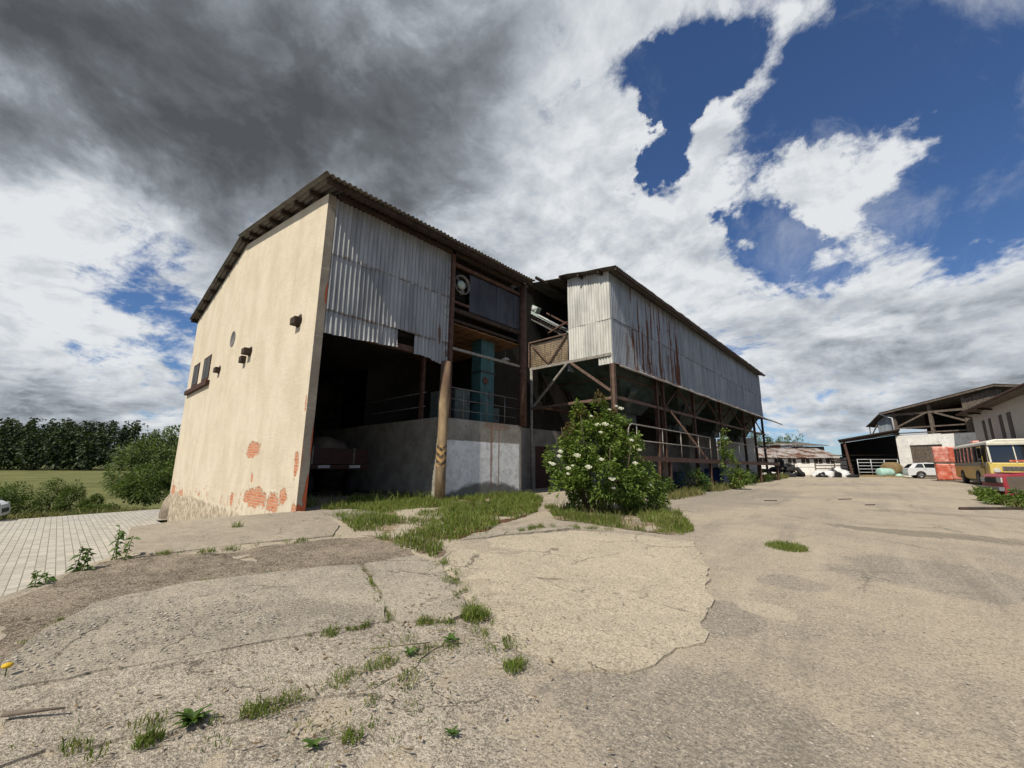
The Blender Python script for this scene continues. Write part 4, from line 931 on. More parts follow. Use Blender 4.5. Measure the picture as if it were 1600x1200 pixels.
# odds and ends standing below the deck
def barrel(x, y, col, lab):
    b = thing('barrel', lab, 'barrel', (x, y, .3)); MB().lathe((x, y, .32), (0, 0, 1), [(0, .001), (0, .27), (.05, .29), (.3, .3), (.32, .31), (.34, .3), (.6, .3), (.62, .31), (.64, .3), (.86, .29), (.9, .27), (.9, .001)], 20).build('body', M[col], b)
    MB().lathe((x + .1, y, 1.22), (0, 0, 1), [(0, .04), (.03, .04), (.03, .001)], 8).build('cap', M['trim'], b)
barrel(-8.3, 22.2, 'blue', 'blue plastic barrel under the loading deck behind the elder bush')
barrel(-8.0, 25.6, 'blue', 'second blue plastic barrel under the deck, farther from the bush')
tk = thing('water_tank', 'dark blue square tank standing under the loading deck', 'tank', (-8.0, 27.5, .3))
MB().box((-8.5, 26.9, .35), (-7.4, 28.1, 1.4)).build('body', M['blue'], tk, .06); MB().lathe((-7.95, 27.5, 1.4), (0, 0, 1), [(0, .16), (.06, .16), (.06, .001)], 12).build('cap', M['trim'], tk); MB().box((-8.55, 26.85, .26), (-7.35, 28.15, .35)).build('pallet', M['timber'], tk)
bd = thing('board_panel', 'grey beige panel leaning below the deck next to the bush', 'panel', (-7.6, 18.6, .3))
MB().obox((-7.6, 18.7, 1.0), (.02, 0, .0), (0, .42, 0), (.08, 0, .68)).build('sheet', M['timber'], bd); MB().obox((-7.57, 18.7, 1.0), (.012, 0, 0), (0, .46, 0), (.003, 0, .04)).build('batten', M['darkwood'], bd)

# ------------------------------------------------------------------ plants
def leaf_mesh(name, pts, size, mat, parent=None, aspect=.45, droop=.25, smooth=False):
    """pts: (position, outward direction); one small folded blade each"""
    vs, fs = [], []
    for p, n in pts:
        s_ = size * R.uniform(.45, 1.4)
        d = V((R.gauss(0, 1), R.gauss(0, 1), R.gauss(0, .8))) * .55 + n + V((0, 0, -droop * R.random()))
        d.normalize(); a = d.cross(V((R.gauss(0, .5), R.gauss(0, .5), 1))).normalized(); up = a.cross(d)
        w = s_ * aspect
        q = p + d * s_; mid = p + d * s_ * .45
        k = len(vs); vs += [p, mid + a * w * .5 + up * s_ * .08, q - V((0, 0, s_ * droop * .6)), mid - a * w * .5 + up * s_ * .08]
        fs += [(k, k + 1, k + 2), (k, k + 2, k + 3)]
    return MB().put(vs, fs).build(name, mat, parent, recalc=False)
def blob_pts(blobs, n, shell=.55, gap=.0, freq=1.6, seed=0.):
    out = []; tot = [b[1][0] * b[1][1] + b[1][1] * b[1][2] + b[1][0] * b[1][2] for b in blobs]; S_ = sum(tot); tries = 0
    while len(out) < n and tries < n * 8:
        tries += 1
        r = R.random() * S_; i = 0
        while r > tot[i] and i < len(blobs) - 1: r -= tot[i]; i += 1
        c, rd = V(blobs[i][0]), blobs[i][1]
        d = V((R.gauss(0, 1), R.gauss(0, 1), R.gauss(0, 1))).normalized()
        k = shell + (1 - shell) * R.random() ** .6
        k *= 1 + .22 * noise.noise(d * 2.3 + c + V((seed, 0, 0)))
        p = c + V((d.x * rd[0], d.y * rd[1], d.z * rd[2])) * k
        if gap and noise.noise(p * freq + V((seed, seed, seed))) < gap - .5 + .15 * R.random(): continue
        out.append((p, V((d.x, d.y, d.z * .7 + .15)).normalized()))
    return out
def uw(base, u, w, z): return V(base) + RT * u + FWD * w + V((0, 0, z))
def rad3(ru, rw, rz): return ((ru + rw) / 2, (ru + rw) / 2, rz)

# the elder bush
EB = V((-6.0, 10.05, .26))
el = thing('elder_bush', 'large dark green elder bush with creamy white flower heads', 'bush', EB)
blobs = [((0, 0, 1.0), (1.15, 1.05, .85)), ((-.1, -.1, 1.85), (1.0, .9, .7)), ((.2, 0, 2.35), (.62, .6, .5)), ((-.45, 0, 2.55), (.2, .2, .55)), ((.12, .0, 2.8), (.22, .22, .45)),
         ((-.95, -.1, 1.45), (.5, .5, .5)), ((.75, 0, 1.9), (.5, .5, .7)), ((-.75, -.3, .7), (.55, .55, .5)), ((.7, -.3, .75), (.6, .6, .55)), ((0, -.8, 1.2), (.7, .45, .7))]
wb = [(uw(EB, *b[0][:2], b[0][2]), b[1]) for b in blobs]
leaf_mesh('foliage', blob_pts(wb, 17000, .5, .37, 2.1, 1.), .115, M['elder'], el)
tips = [(uw(EB, u, w, z), (.14, .14, .18)) for u, w, z in ((-.72, -.2, 2.3), (-.45, -.1, 2.75), (.12, -.1, 3.15), (.45, -.1, 2.72), (.0, -.3, 2.45), (.15, -.3, 2.3), (-.85, -.2, 2.05))]
for tp in tips: leaf_mesh('young_tip', blob_pts([tp], 130, .2), .09, M['eldertip'], el)
for i in range(9):
    t = i * .7; b0 = EB + V((.25 * math.cos(t), .25 * math.sin(t), 0)); e = EB + V((.95 * math.cos(t), .95 * math.sin(t), 1.3 + .25 * (i % 4)))
    MB().tube([b0, b0.lerp(e, .5) + V((0, 0, .25)), e, e + V((.1 * math.cos(t), .1 * math.sin(t), .5))], [.035, .028, .018, .008], 6).build('stem', M['bark'], el)
def front_w(u, z):
    best = None
    for (cu, cw, cz), (ru, rw, rz) in blobs:
        k = 1 - ((u - cu) / ru) ** 2 - ((z - cz) / rz) ** 2
        if k > 0:
            w = cw - rw * math.sqrt(k); best = w if best is None else min(best, w)
    return best if best is not None else -.15
fm = None
for (px, py, sc) in ((970, 638, 1.2), (936, 667, 1.3), (924, 668, 1.1), (926, 680, .8), (868, 708, 1.), (866, 715, 1.), (892, 714, 1.3), (879, 733, 1.), (904, 731, 1.2), (936, 747, 1.2), (983, 725, 1.1), (992, 704, 1.), (979, 690, .9), (857, 727, 1.), (853, 725, .8), (922, 720, .9), (878, 741, .7), (1003, 756, .9), (951, 640, .7), (946, 669, .5), (885, 729, .6), (940, 760, .6), (919, 652, .7), (963, 634, .7)):
    u, z = (px - 930) * .0172, (803 - py) * .0172
    c = uw(EB, u, front_w(u, z) - .07, z)
    if fm is None:
        mb = MB()
        for _ in range(90):
            r_ = .085 * math.sqrt(R.random()); t = R.uniform(0, 6.28); q = V((r_ * math.cos(t), r_ * math.sin(t), .03 - 2.5 * r_ * r_ + R.uniform(-.008, .008)))
            a = V((R.gauss(0, 1), R.gauss(0, 1), R.gauss(0, .4))).normalized() * .011; b = a.cross(V((0, .3, 1))).normalized() * .011
            mb.put([q - a, q - b, q + a, q + b], [(0, 1, 2, 3)])
        f0 = mb.build('flower_head', M['flower'], None, recalc=False); fm = f0.data; o = f0
    else:
        o = bpy.data.objects.new('flower_head', fm); COL.objects.link(o)
    o.parent = el; o.matrix_parent_inverse = Matrix.Translation(-EB)
    o.location = c; sc *= .8; o.scale = (sc, sc, sc); tl = (-FWD * .75 + V((0, 0, 1))).normalized(); o.rotation_euler = tl.to_track_quat('Z', 'Y').to_euler()
yb = thing('young_elder', 'lighter yellow green bush growing against the flowering elder', 'bush', uw(EB, 1.3, .7, 0))
b2 = [(uw(EB, u, w, z), r) for u, w, z, r in ((1.25, .6, .95, (.6, .6, .6)), (1.5, .8, .6, (.65, .6, .5)), (1.2, .4, .45, (.5, .5, .4)), (1.8, .9, .25, (.45, .45, .22)))]
leaf_mesh('foliage', blob_pts(b2, 4200, .45, .38, 2.4, 4.), .11, M['elderyoung'], yb)
for i in range(5):
    t = i * 1.3; b0 = uw(EB, 1.3, .7, 0); MB().tube([b0, b0 + V((.3 * math.cos(t), .3 * math.sin(t), .8))], [.02, .008], 5).build('stem', M['bark'], yb)
# sapling by the deck and low growth under it
sp_ = V((-6.6, 25.2, .3)); sg = thing('sapling', 'slim bright green sapling growing up past the loading deck', 'sapling', sp_)
leaf_mesh('foliage', blob_pts([(sp_ + V((0, 0, 1.0)), (.5, .5, .9)), (sp_ + V((-.1, .1, 2.2)), (.35, .35, .7)), (sp_ + V((0, 0, 3.0)), (.22, .22, .5)), (sp_ + V((.5, -.2, .6)), (.5, .5, .5))], 1700, .3, .3, 2.), .15, M['elderyoung'], sg)
MB().tube([sp_, sp_ + V((.05, 0, 1.6)), sp_ + V((-.05, .05, 3.2))], [.035, .025, .008], 6).build('stem', M['bark'], sg)
for i, (x, y, r_, h_, lab) in enumerate(((-7.4, 17.2, .7, .55, 'low weedy bush under the near end of the loading deck'), (-7.3, 21.0, .8, .8, 'dark shrub under the loading deck before the blue barrels'), (-7.4, 30.5, .9, .8, 'shrub under the deck behind the slim sapling'), (-7.6, 36.5, .9, .7, 'farthest shrub along the foot of the loading deck'))):
    t_ = thing('shrub', lab, 'shrub', (x, y, .3)); c = V((x, y, .3 + h_ * .6))
    leaf_mesh('foliage', blob_pts([(c, (r_, r_, h_)), (c + V((.2, .6, -.1)), (r_ * .7, r_ * .7, h_ * .7))], 900, .3, .3, 2., i), .13, M['weed'], t_)
    MB().tube([(x, y, .25), (x, y, .3 + h_)], [.02, .008], 5).build('stem', M['bark'], t_)

# grass: uncounted blades
def blades(name, spots, mat, label, cat='grass', lean=.5):
    vs, fs = [], []
    for x, y, z, h, w in spots:
        t = R.uniform(0, 6.283); a = V((math.cos(t), math.sin(t), 0)) * w; ln = V((R.gauss(0, lean), R.gauss(0, lean), 0)) * h * .8; p = V((x, y, z - .01))
        hh = h * R.uniform(.6, 1.05); m1 = p + ln * .18 + V((0, 0, hh * .5)); m2 = p + ln * .62 + V((0, 0, hh * .86)); tip = p + ln * 1.15 + V((0, 0, hh * R.uniform(.7, 1.05)))
        k = len(vs); vs += [p - a, p + a, m1 + a * .85, m1 - a * .85, m2 + a * .5, m2 - a * .5, tip]; fs += [(k, k + 1, k + 2, k + 3), (k + 3, k + 2, k + 4, k + 5), (k + 5, k + 4, k + 6)]
    o = MB().put(vs, fs).build(name, mat, recalc=False)
    return o
def fill(key, n, h0, h1, thr=-.05, freq=1.1, w=.006, seed=0., zoff=.01):
    poly = POLY[key]; xs = [p[0] for p in poly]; ys_ = [p[1] for p in poly]; out = []; tries = 0
    while len(out) < n and tries < n * 12:
        tries += 1; x, y = R.uniform(min(xs), max(xs)), R.uniform(min(ys_), max(ys_))
        if not inside(poly, x, y): continue
        k = noise.noise(V((x * freq + seed, y * freq, 1))) + .5 * noise.noise(V((x * freq * 3 + seed, y * freq * 3, 2)))
        if k < thr + R.uniform(-.1, .1): continue
        out.append((x, y, zy(x, y) + zoff, R.uniform(h0, h1) * (1 + .6 * max(0, k)), w * R.uniform(.7, 1.4)))
    return out
inhall = lambda s: [q for q in s if not (q[0] < -11.75 and q[1] > 9.1) and not (q[0] < -11.6 and q[1] < 4.7)]
g_ = inhall(fill('g1', 11500, .06, .20, -.06, .9, .0065, 1.)) + inhall(fill('g2', 15500, .07, .27, -.11, .8, .007, 2.)) + fill('g3', 8500, .04, .17, -.04, 1., .006, 3.)
g_ += [q for q in inhall(fill('lip', 1500, .12, .45, .0, .8, .008, 4.)) if q[0] > -13]
kind(blades('grass', g_, M['grass'], ''), 'stuff', 'long green grass growing before the open bay and the elder bush', 'grass')
g_ = fill('g4', 9000, .12, .42, -.1, .5, .012, 5.) + fill('g3', 700, .12, .3, .0, 2., .006, 6.)
kind(blades('rough_grass', g_, M['drygrass'], ''), 'stuff', 'rough grass along the foot of the loading deck', 'grass')
def alongc(key, n, width, h0, h1, clump=2., thr=.0, seed=0.):
    pl = POLY[key]; segs = [(pl[i], pl[i + 1]) for i in range(len(pl) - 1)]; L = [math.dist(a, b) for a, b in segs]; out = []; tries = 0
    while len(out) < n and tries < n * 15:
        tries += 1; r = R.random() * sum(L); i = 0
        while r > L[i]: r -= L[i]; i += 1
        (ax, ay), (bx, by) = segs[i]; t = r / L[i]; x, y = ax + (bx - ax) * t + R.gauss(0, width), ay + (by - ay) * t + R.gauss(0, width)
        if noise.noise(V((x * clump * 2 + seed, y * clump * 2, 4))) < thr: continue
        kk = noise.noise(V((x * 6 + seed, y * 6, 9)))
        if kk < -.1: continue
        out.append((x, y, zg(x, y) + .035, R.uniform(h0, h1) * (.45 + 1.3 * max(0, kk)), R.uniform(.002, .004)))
    return out
g_ = alongc('crack2', 1500, .06, .03, .10, 2., -.12, 1.) + alongc('crack1', 360, .025, .03, .08, 2., -.1, 2.) + alongc('crack3', 420, .035, .03, .09, 2., .02, 3.) + alongc('crack4', 240, .03, .02, .06, 2., .12, 4.)
g_ += alongc('crack5', 1200, .15, .02, .085, 2.2, .05, 5.) + alongc('crack6', 420, .06, .04, .12, 1.6, .1, 6.) + alongc('crack7', 700, .22, .015, .05, 2.5, .08, 7.) + alongc('crack8', 900, .07, .05, .14, 1.3, -.1, 8.)
kind(blades('crack_grass', g_, M['grass'], ''), 'stuff', 'short grass and moss growing in the joints of the concrete', 'grass')
def tuft(name, label, cat, x, y, r_, n, h0, h1, mat='grass', z=None, w=.004, lean=.55, group=None):
    z = zy(x, y) + .03 if z is None else z
    sp = []
    for _ in range(n):
        t, q = R.uniform(0, 6.283), r_ * math.sqrt(R.random()); sp.append((x + q * math.cos(t), y + q * math.sin(t), z, R.uniform(h0, h1) * (1.1 - .4 * q / r_), w * R.uniform(.7, 1.3)))
    o = blades(name, sp, M[mat], '', lean=lean)
    return tag(o, label, cat, group)
x, y = PT['tuft']; tuft('grass_tuft', 'round lone tuft of bright green grass in the middle of the yard', 'grass tuft', x, y, .3, 900, .06, .16, 'grass', zy(x, y) - .005, .005)
for k_, lab, r_, n, h0, h1 in (('clump', 'spiky grass clump beside the broad leaved dock plant', .08, 90, .05, .11), ('clump2', 'thick grass clump where two joints of the concrete meet', .14, 330, .07, .16), ('t1', 'sparse grass tuft on the joint below the narrow slab', .09, 90, .04, .10), ('t3', 'grass tuft at the frayed lower edge of the crumbling slab', .07, 110, .05, .11),
                          ('t4', 'small grass tuft in the bare gravel strip', .06, 70, .03, .08), ('t5', 'small grass tuft at the end of the long dirt joint', .08, 120, .04, .09), ('t6', 'thin grass tuft on the smooth concrete ramp', .10, 60, .06, .2), ('t7', 'low tuft at the foot of the smooth concrete ramp', .12, 90, .04, .12)):
    x, y = PT[k_]; tuft('grass_tuft', lab, 'grass tuft', x, y, r_, n, h0, h1, group='tufts in the concrete joints')
def rosette(label, x, y, r_, n, name='broadleaf_weed', mat='weed', lift=.5):
    z = zy(x, y) + .03; vs, fs = [], []
    for i in range(n):
        t = i * 2.4 + R.uniform(-.3, .3); L = r_ * R.uniform(.55, 1.05); e = R.uniform(.2, 1.) * lift; d = V((math.cos(t), math.sin(t), 0)); a = V((-d.y, d.x, 0)); k = len(vs); nn = 5
        for j in range(nn + 1):
            s_ = j / nn; wd = L * .17 * math.sin(min(1, s_ * 1.15 + .12) * math.pi) * (1 + .3 * math.sin(j * 2.3)); p = V((x, y, z)) + d * L * s_ + V((0, 0, L * (e * s_ * 1.6 - e * s_ * s_)))
            vs += [p + a * wd + V((0, 0, wd * .4)), p, p - a * wd + V((0, 0, wd * .4))]
        for j in range(nn):
            for q in (0, 1): fs.append((k + j * 3 + q, k + j * 3 + q + 1, k + j * 3 + q + 4, k + j * 3 + q + 3))
    return tag(MB().put(vs, fs, 0, True).build(name, M[mat], recalc=False), label, 'weed')
rosette('large bright green dock plant among the grass of the long joint', *PT['dand'], .13, 30, lift=1.05)
rosette('dark leafy weed just below the thick grass clump', *PT['dock'], .12, 14, lift=.7)
rosette('small broad leaved weed beside a dry stalk on the slab edge', *PT['dock2'], .10, 10, lift=.8)
rosette('flat leaf rosette in the gravel below the pale slab', *(-2.05, 1.75), .07, 9, lift=.4)
rosette('leafy weed near the bottom of the bare gravel strip', *(-2.52, 1.17), .09, 12, lift=.6)
fl = thing('dandelion', 'yellow flowering dandelion at the edge of the concrete', 'flower', (*PT['flower'], .03)); x, y = PT['flower']
MB().tube([(x, y, .03), (x + .01, y, .12)], .004, 5).build('stem', M['weed'], fl); MB().sphere((x + .01, y, .125), .03, .03, .017, 12, 8).build('blossom', M['yellow'], fl)
def nettle(label, x, y, h_, n, z):
    t_ = thing('nettle', label, 'weed', (x, y, z))
    for s_ in range(n):
        bx, by = x + R.uniform(-.12, .12), y + R.uniform(-.12, .12); top = V((bx + R.uniform(-.1, .1), by + R.uniform(-.1, .1), z + h_ * R.uniform(.75, 1)))
        MB().tube([(bx, by, z), top], [.008, .004], 5).build('stem', M['weed'], t_)
        pts = []
        for j in range(26):
            f = .25 + .75 * j / 25; p = V((bx, by, z)).lerp(top, f); a = j * 1.57 + (j // 2) * .8; pts.append((p, V((math.cos(a), math.sin(a), .1))))
        leaf_mesh('leaves', pts, .085, M['weed'], t_, .5, .5)
nettle('tall nettle clump at the broken edge above the paving', -8.05, .42, .62, 3, -.1); nettle('tallest nettle stems, nearest the concrete ramp', -8.4, .72, .75, 3, -.1); nettle('single low nettle farther down the broken edge', -7.65, .02, .5, 2, -.15)
# dry leaf bits and straw
vs, fs = [], []
for i in range(1500):
    k_ = R.choice(('crack5', 'crack7', 'crack2', 'crack3', 'crack6', 'crack8', 'g1', 'g3', 'apron')); q = R.choice(POLY[k_]); x, y = q[0] + R.gauss(0, .35), q[1] + R.gauss(0, .35)
    if y > 9 or x < -11: continue
    t = R.uniform(0, 6.28); L = R.uniform(.008, .03); wd_ = L * R.uniform(.12, .5); dd = V((math.cos(t), math.sin(t), R.uniform(-.1, .2))) * L; a = V((-math.sin(t), math.cos(t), R.uniform(-.2, .3))) * wd_; p = V((x, y, zy(x, y) + .04))
    k = len(vs); vs += [p - dd, p + a, p + dd, p - a]; fs.append((k, k + 1, k + 2, k + 3))
kind(MB().put(vs, fs).build('dry_leaves', M['litterbits'], recalc=False), 'stuff', 'dry leaf bits and straw lying on the concrete', 'litter')
# loose stones and sticks
mb = MB()
for i in range(1500):
    x, y = (R.uniform(-6.5, 3), R.uniform(-.2, 7)) if i > 260 else (R.uniform(-5.8, -4.2), R.uniform(-.1, 1.6))
    r_ = R.uniform(.004, .011) if i > 260 else R.uniform(.005, .016)
    k = .06 if inside(POLY['main'], x, y) else .045 if inside(POLY['bright'], x, y) else .0
    mb.sphere((x, y, zg(x, y) + k + r_ * .3 + (0 if k else .012 * noise.noise(V((x, y, 0))))), r_, r_ * R.uniform(.6, 1.2), r_ * .6, 6, 4, 0, .5, i)
kind(mb.build('pebbles', M['stone'], recalc=False), 'stuff', 'small loose stones scattered on the concrete', 'stones')
for (x, y, a, L, lab) in ((-1.45, 20.6, .3, .7, 'longest dry stick lying across the yard'), (-3.4, 17.8, .1, .5, 'short dry stick lying nearer the hopper house'), (-.65, 18.2, .2, .4, 'thin dry stick on the open yard beside the wet patch'), (2.3, 19.4, .05, 2.6, 'long dark plank at the edge of the weeds')):
    z = zy(x, y) + .02; dd = RT * math.cos(a) + FWD * math.sin(a); mb = MB(); mb.tube([V((x, y, z)) - dd * L / 2, V((x, y, z)) + dd * L * .1 + V((.01, .02, .004)), V((x, y, z)) + dd * L / 2], .014 if L < 2 else .05, 6); tag(mb.build('stick' if L < 2 else 'plank', M['darkwood']), lab, 'stick' if L < 2 else 'plank')
x, y = PT['wood1']; mb = MB(); mb.tube([(x - .06, y - .05, .07), (x + .12, y + .2, .075)], [.016, .006], 6); tag(mb.build('stick', M['timber']), 'weathered grey stick on the crumbling slab', 'stick')
tag(MB().tube([(-3.25, 1.9, .10), (-3.1, 2.1, .11), (-3.0, 2.3, .10)], .004, 5).build('stalk', M['drygrass']), 'dry brown stalk lying beside the leafy weeds', 'stalk')

# ------------------------------------------------------------------ beyond the paving
def tree(name, label, base, blobs, n, leaf, mat, h_trunk, group=None, gap=.34, freq=.6, seed=0., cat='tree', limbs=5):
    t_ = thing(name, label, cat, base, group); B = V(base)
    wbl = [(uw(B, b[0], b[1], b[2]), b[3]) for b in blobs]
    leaf_mesh('crown', blob_pts(wbl, n, .45, gap, freq, seed), leaf, M[mat], t_)
    r0 = .05 + h_trunk * .04; mb = MB(); mb.tube([B - V((0, 0, .2)), B + V((.05, 0, h_trunk * .5)), B + V((0, .05, h_trunk))], [r0, r0 * .8, r0 * .5], 8)
    for i in range(limbs):
        c = wbl[i % len(wbl)][0]; mb.tube([B + V((0, 0, h_trunk * (.5 + .08 * i))), B.lerp(c, .55) + V((0, 0, h_trunk * .25)), c], [r0 * .45, r0 * .3, r0 * .12], 6)
    mb.build('trunk', M['bark'], t_); return t_
ZL = -2.1
tree('willow_tree', 'broad grey green willow rising beside the cream gable', at(-36.3, 42, ZL), [(0, 0, 3.4, (3.4, 3.0, 3.2)), (1.5, 1, 5.2, (2.6, 2.4, 2.4)), (-1.8, 0, 2.4, (2.2, 2.2, 2.2)), (3.4, 2, 5.4, (2.4, 2., 2.2)), (-.6, 0, 4.6, (1.6, 1.6, 1.4)), (3.0, 0, 2.5, (2.4, 2.2, 2.2))], 9000, .34, 'willow', 2.6, None, .36, .7, 1.)
tree('elder_tree', 'darker rounded elder before the willow, close to the gable', at(-31.2, 36, -1.9), [(0, 0, 1.9, (1.8, 1.7, 1.6)), (1.2, .5, 2.4, (1.4, 1.4, 1.3)), (-1.4, 0, 1.3, (1.5, 1.4, 1.2)), (.3, 0, 1.0, (2.4, 1.4, 1.0))], 4200, .26, 'shrub', 1.2, None, .34, .8, 2.)
for i, (l, d_, h_, w_, lab) in enumerate(((-47.5, 40, 3.1, 1.7, 'shrub behind the parked white car at the paving edge'), (-44.8, 41, 3.5, 1.3, 'dense shrub in the middle of the meadow edge row'), (-42.8, 41, 3.2, 1.1, 'narrow dark shrub with upright tip at the meadow edge'), (-40.2, 40.5, 2.0, .9, 'small round shrub standing alone between row and willow'), (-33.5, 34.5, 1.2, 1.5, 'low bush spreading at the foot of the willow'), (-31.6, 25.6, 2.6, 1.5, 'dark bush right behind the parked white car'))):
    b = at(l, d_, zlow(*at(l, d_)[:2]))
    tree('meadow_shrub', lab, b, [(0, 0, h_ * .45, (w_, w_, h_ * .45)), (.3 * w_, 0, h_ * .75, (w_ * .6, w_ * .6, h_ * .3)), (-.4 * w_, 0, h_ * .6, (w_ * .6, w_ * .6, h_ * .35)), (0, 0, h_ * .2, (w_ * 1.05, w_, h_ * .25))], 2900, .2, 'shrub', h_ * .4, 'shrubs along the meadow edge', .33, 1., 10. + i, 'shrub', 3)
sp = []
for i in range(22000):
    l, d_ = R.uniform(-50, -27), R.uniform(21, 38); p = at(l, d_)
    if inside(pave, p.x, p.y): continue
    k = noise.noise(V((p.x * .3, p.y * .3, 5)))
    sp.append((p.x, p.y, zlow(p.x, p.y) + .03, R.uniform(.3, .7) * (1 + .8 * k), .03))
kind(blades('verge_grass', sp, M['drygrass'], ''), 'stuff', 'tall rough grass between the paving and the meadow', 'grass')
# far wood
vs, fs = [], []
pts = []
for i in range(480):
    l, d_ = R.uniform(-420, -165), R.uniform(245, 330); b = at(l, d_, -3.6 + max(0, (d_ - 250)) * .08)
    hgt = R.uniform(.72, 1.08) * (11 + 19 * ss(0, 1, (-228 - l) / 75) * (1 - .25 * ss(0, 1, (-325 - l) / 60)))
    if i % 3:   # conifer
        for _ in range(190):
            f = R.random() ** .8; a = R.uniform(0, 6.28); r_ = (1 - f) * hgt * .17 + .4; pts.append((b + V((r_ * math.cos(a) * R.uniform(.4, 1), r_ * math.sin(a) * R.uniform(.4, 1), hgt * f)), V((math.cos(a), math.sin(a), -.2))))
    else:
        for _ in range(220):
            d3 = V((R.gauss(0, 1), R.gauss(0, 1), R.gauss(0, 1))).normalized(); rr = hgt * .3
            pts.append((b + V((d3.x * rr * .8, d3.y * rr * .8, hgt * .52 + d3.z * hgt * .45)), d3))
kind(leaf_mesh('wood', pts, 1.7, M['forest'], None, .8, .3), 'stuff', 'dark mixed wood rising beyond the meadow', 'wood')

# ------------------------------------------------------------------ far end of the yard
ZF = .48
# low stable with rusty roof
stb = thing('stable', 'low white stable with patchy rusty roof and small dark windows', 'building', at(36, 52, ZF))
MB().obox(at(35.2, 52.2, 1.55), RT * 7.0, FWD * .15, V((0, 0, 1.1))).build('wall', M['white'], stb)
def slope(parent, l0, l1, d0, z0, d1, z1, mat, seed, name='roof', amp=.03, per=.3):
    a = at(l0, d0, z0); v = at(l0, d1, z1) - a; L = v.length; v.normalize(); n = RT.cross(v)
    mb = MB(); mb.corr(a, RT, v, n, l1 - l0, L, per, amp, .08, 6, seed); o = mb.build(name, M[mat], parent, recalc=False); q = o.modifiers.new('sheet', 'SOLIDIFY'); q.thickness = .03; return o
slope(stb, 27.5, 41.6, 51.6, 2.62, 56, 4.0, 'roofred', 3.)
for i, px in enumerate((29.9, 31.6, 33.6, 35.3, 37.0, 38.6, 40.1)):
    w = MB().obox(at(px, 52.03, 2.2), RT * .5, FWD * .02, V((0, 0, .27))).build('window', M['slit'], stb)
    MB().obox(at(px, 52.0, 2.2), RT * .03, FWD * .012, V((0, 0, .25))).build('frame', M['white'], w)
w = MB().obox(at(33.7, 52.03, 1.35), RT * .45, FWD * .02, V((0, 0, .3))).build('window', M['slit'], stb)
MB().obox(at(35, 52, 2.55), RT * 6.8, FWD * .06, V((0, 0, .05))).build('gutter', M['rust'], stb)
brn = thing('long_barn', 'long grey roofed barn showing just above the rusty stable roof', 'building', at(36, 62, ZF))
MB().obox(at(36, 60, 2.2), RT * 9.5, FWD * .2, V((0, 0, 2.2))).build('wall', M['timber'], brn)
slope(brn, 26, 46, 59.4, 4.55, 66, 5.4, 'roof', 5.)
MB().obox(at(39.9, 59.7, 4.35), RT * .8, FWD * .05, V((0, 0, .3))).build('pale_board', M['white'], brn)
MB().obox(at(38.4, 59.7, 4.3), RT * .8, FWD * .05, V((0, 0, .25))).build('orange_board', M['tile'], brn)
# lean-to with gate
ln = thing('cattle_shelter', 'dark open lean-to shelter between stable and white barn', 'building', at(44, 50, ZF))
q = [(36.9, 46.3, 4.42), (43.2, 45.3, 5.6), (51.0, 54, 5.75), (43.3, 54, 4.6)]
vs = [at(*p) for p in q]; vs += [p + V((0, 0, .12)) for p in vs]
MB().put(vs, [(3, 2, 1, 0), (4, 5, 6, 7), (0, 1, 5, 4), (1, 2, 6, 5), (2, 3, 7, 6), (3, 0, 4, 7)]).build('roof', M['darkwood'], ln)  # dark timber colour stands in for the shade on the roof underside
MB().prism([(0, 0), (9, 0), (9, 5.5), (7.6, 5.5), (0, 4.35)], at(43.2, 53.8, .2), RT, (0, 0, 1), FWD * .1).build('back_wall', M['inner'], ln)
MB().beam(at(38.3, 46.6, .3), at(37.8, 46.6, 4.4), .22).build('post', M['rust'], ln)
MB().beam(at(37.2, 46.5, 4.3), at(43.0, 45.6, 5.4), .14, .2).build('eaves_beam', M['darkwood'], ln)
for z in (2.3, 2.9): MB().beam(at(39.5, 51, z), at(47, 50.5, z + .1), .06, .12).build('board_rail', M['timber'], ln)
gt = thing('field_gate', 'pale tubular field gate closing the dark shelter', 'gate', at(43, 46.4, ZF))
for z in (.95, 1.3, 1.65, 2.0, 2.35): MB().tube([at(38.5, 46.0, z), at(42.7, 45.7, z + .02)], .035, 6).build('bar', M['gatewhite'], gt)
for l in (38.5, 39.9, 41.3, 42.7): MB().tube([at(l, 46.0 - (l - 38.5) * .07, .6), at(l, 46.0 - (l - 38.5) * .07, 2.38)], .04, 6).build('upright', M['gatewhite'], gt)
fn = thing('rail_fence', 'weathered wooden rail fence before the stable', 'fence', at(38, 49.5, ZF))
for l in (33.8, 36.3, 38.6, 40.6): MB().beam(at(l, 49.5, .3), at(l, 49.5, 1.95), .13).build('post', M['timber'], fn)
for z in (.95, 1.3, 1.65): MB().beam(at(36.3, 49.4, z), at(40.8, 49.4, z + .04), .05, .12).build('rail', M['timber'], fn)
MB().tube([at(28, 49.5, 1.5), at(36.3, 49.5, 1.45)], .02, 5).build('wire', M['pipe'], fn)

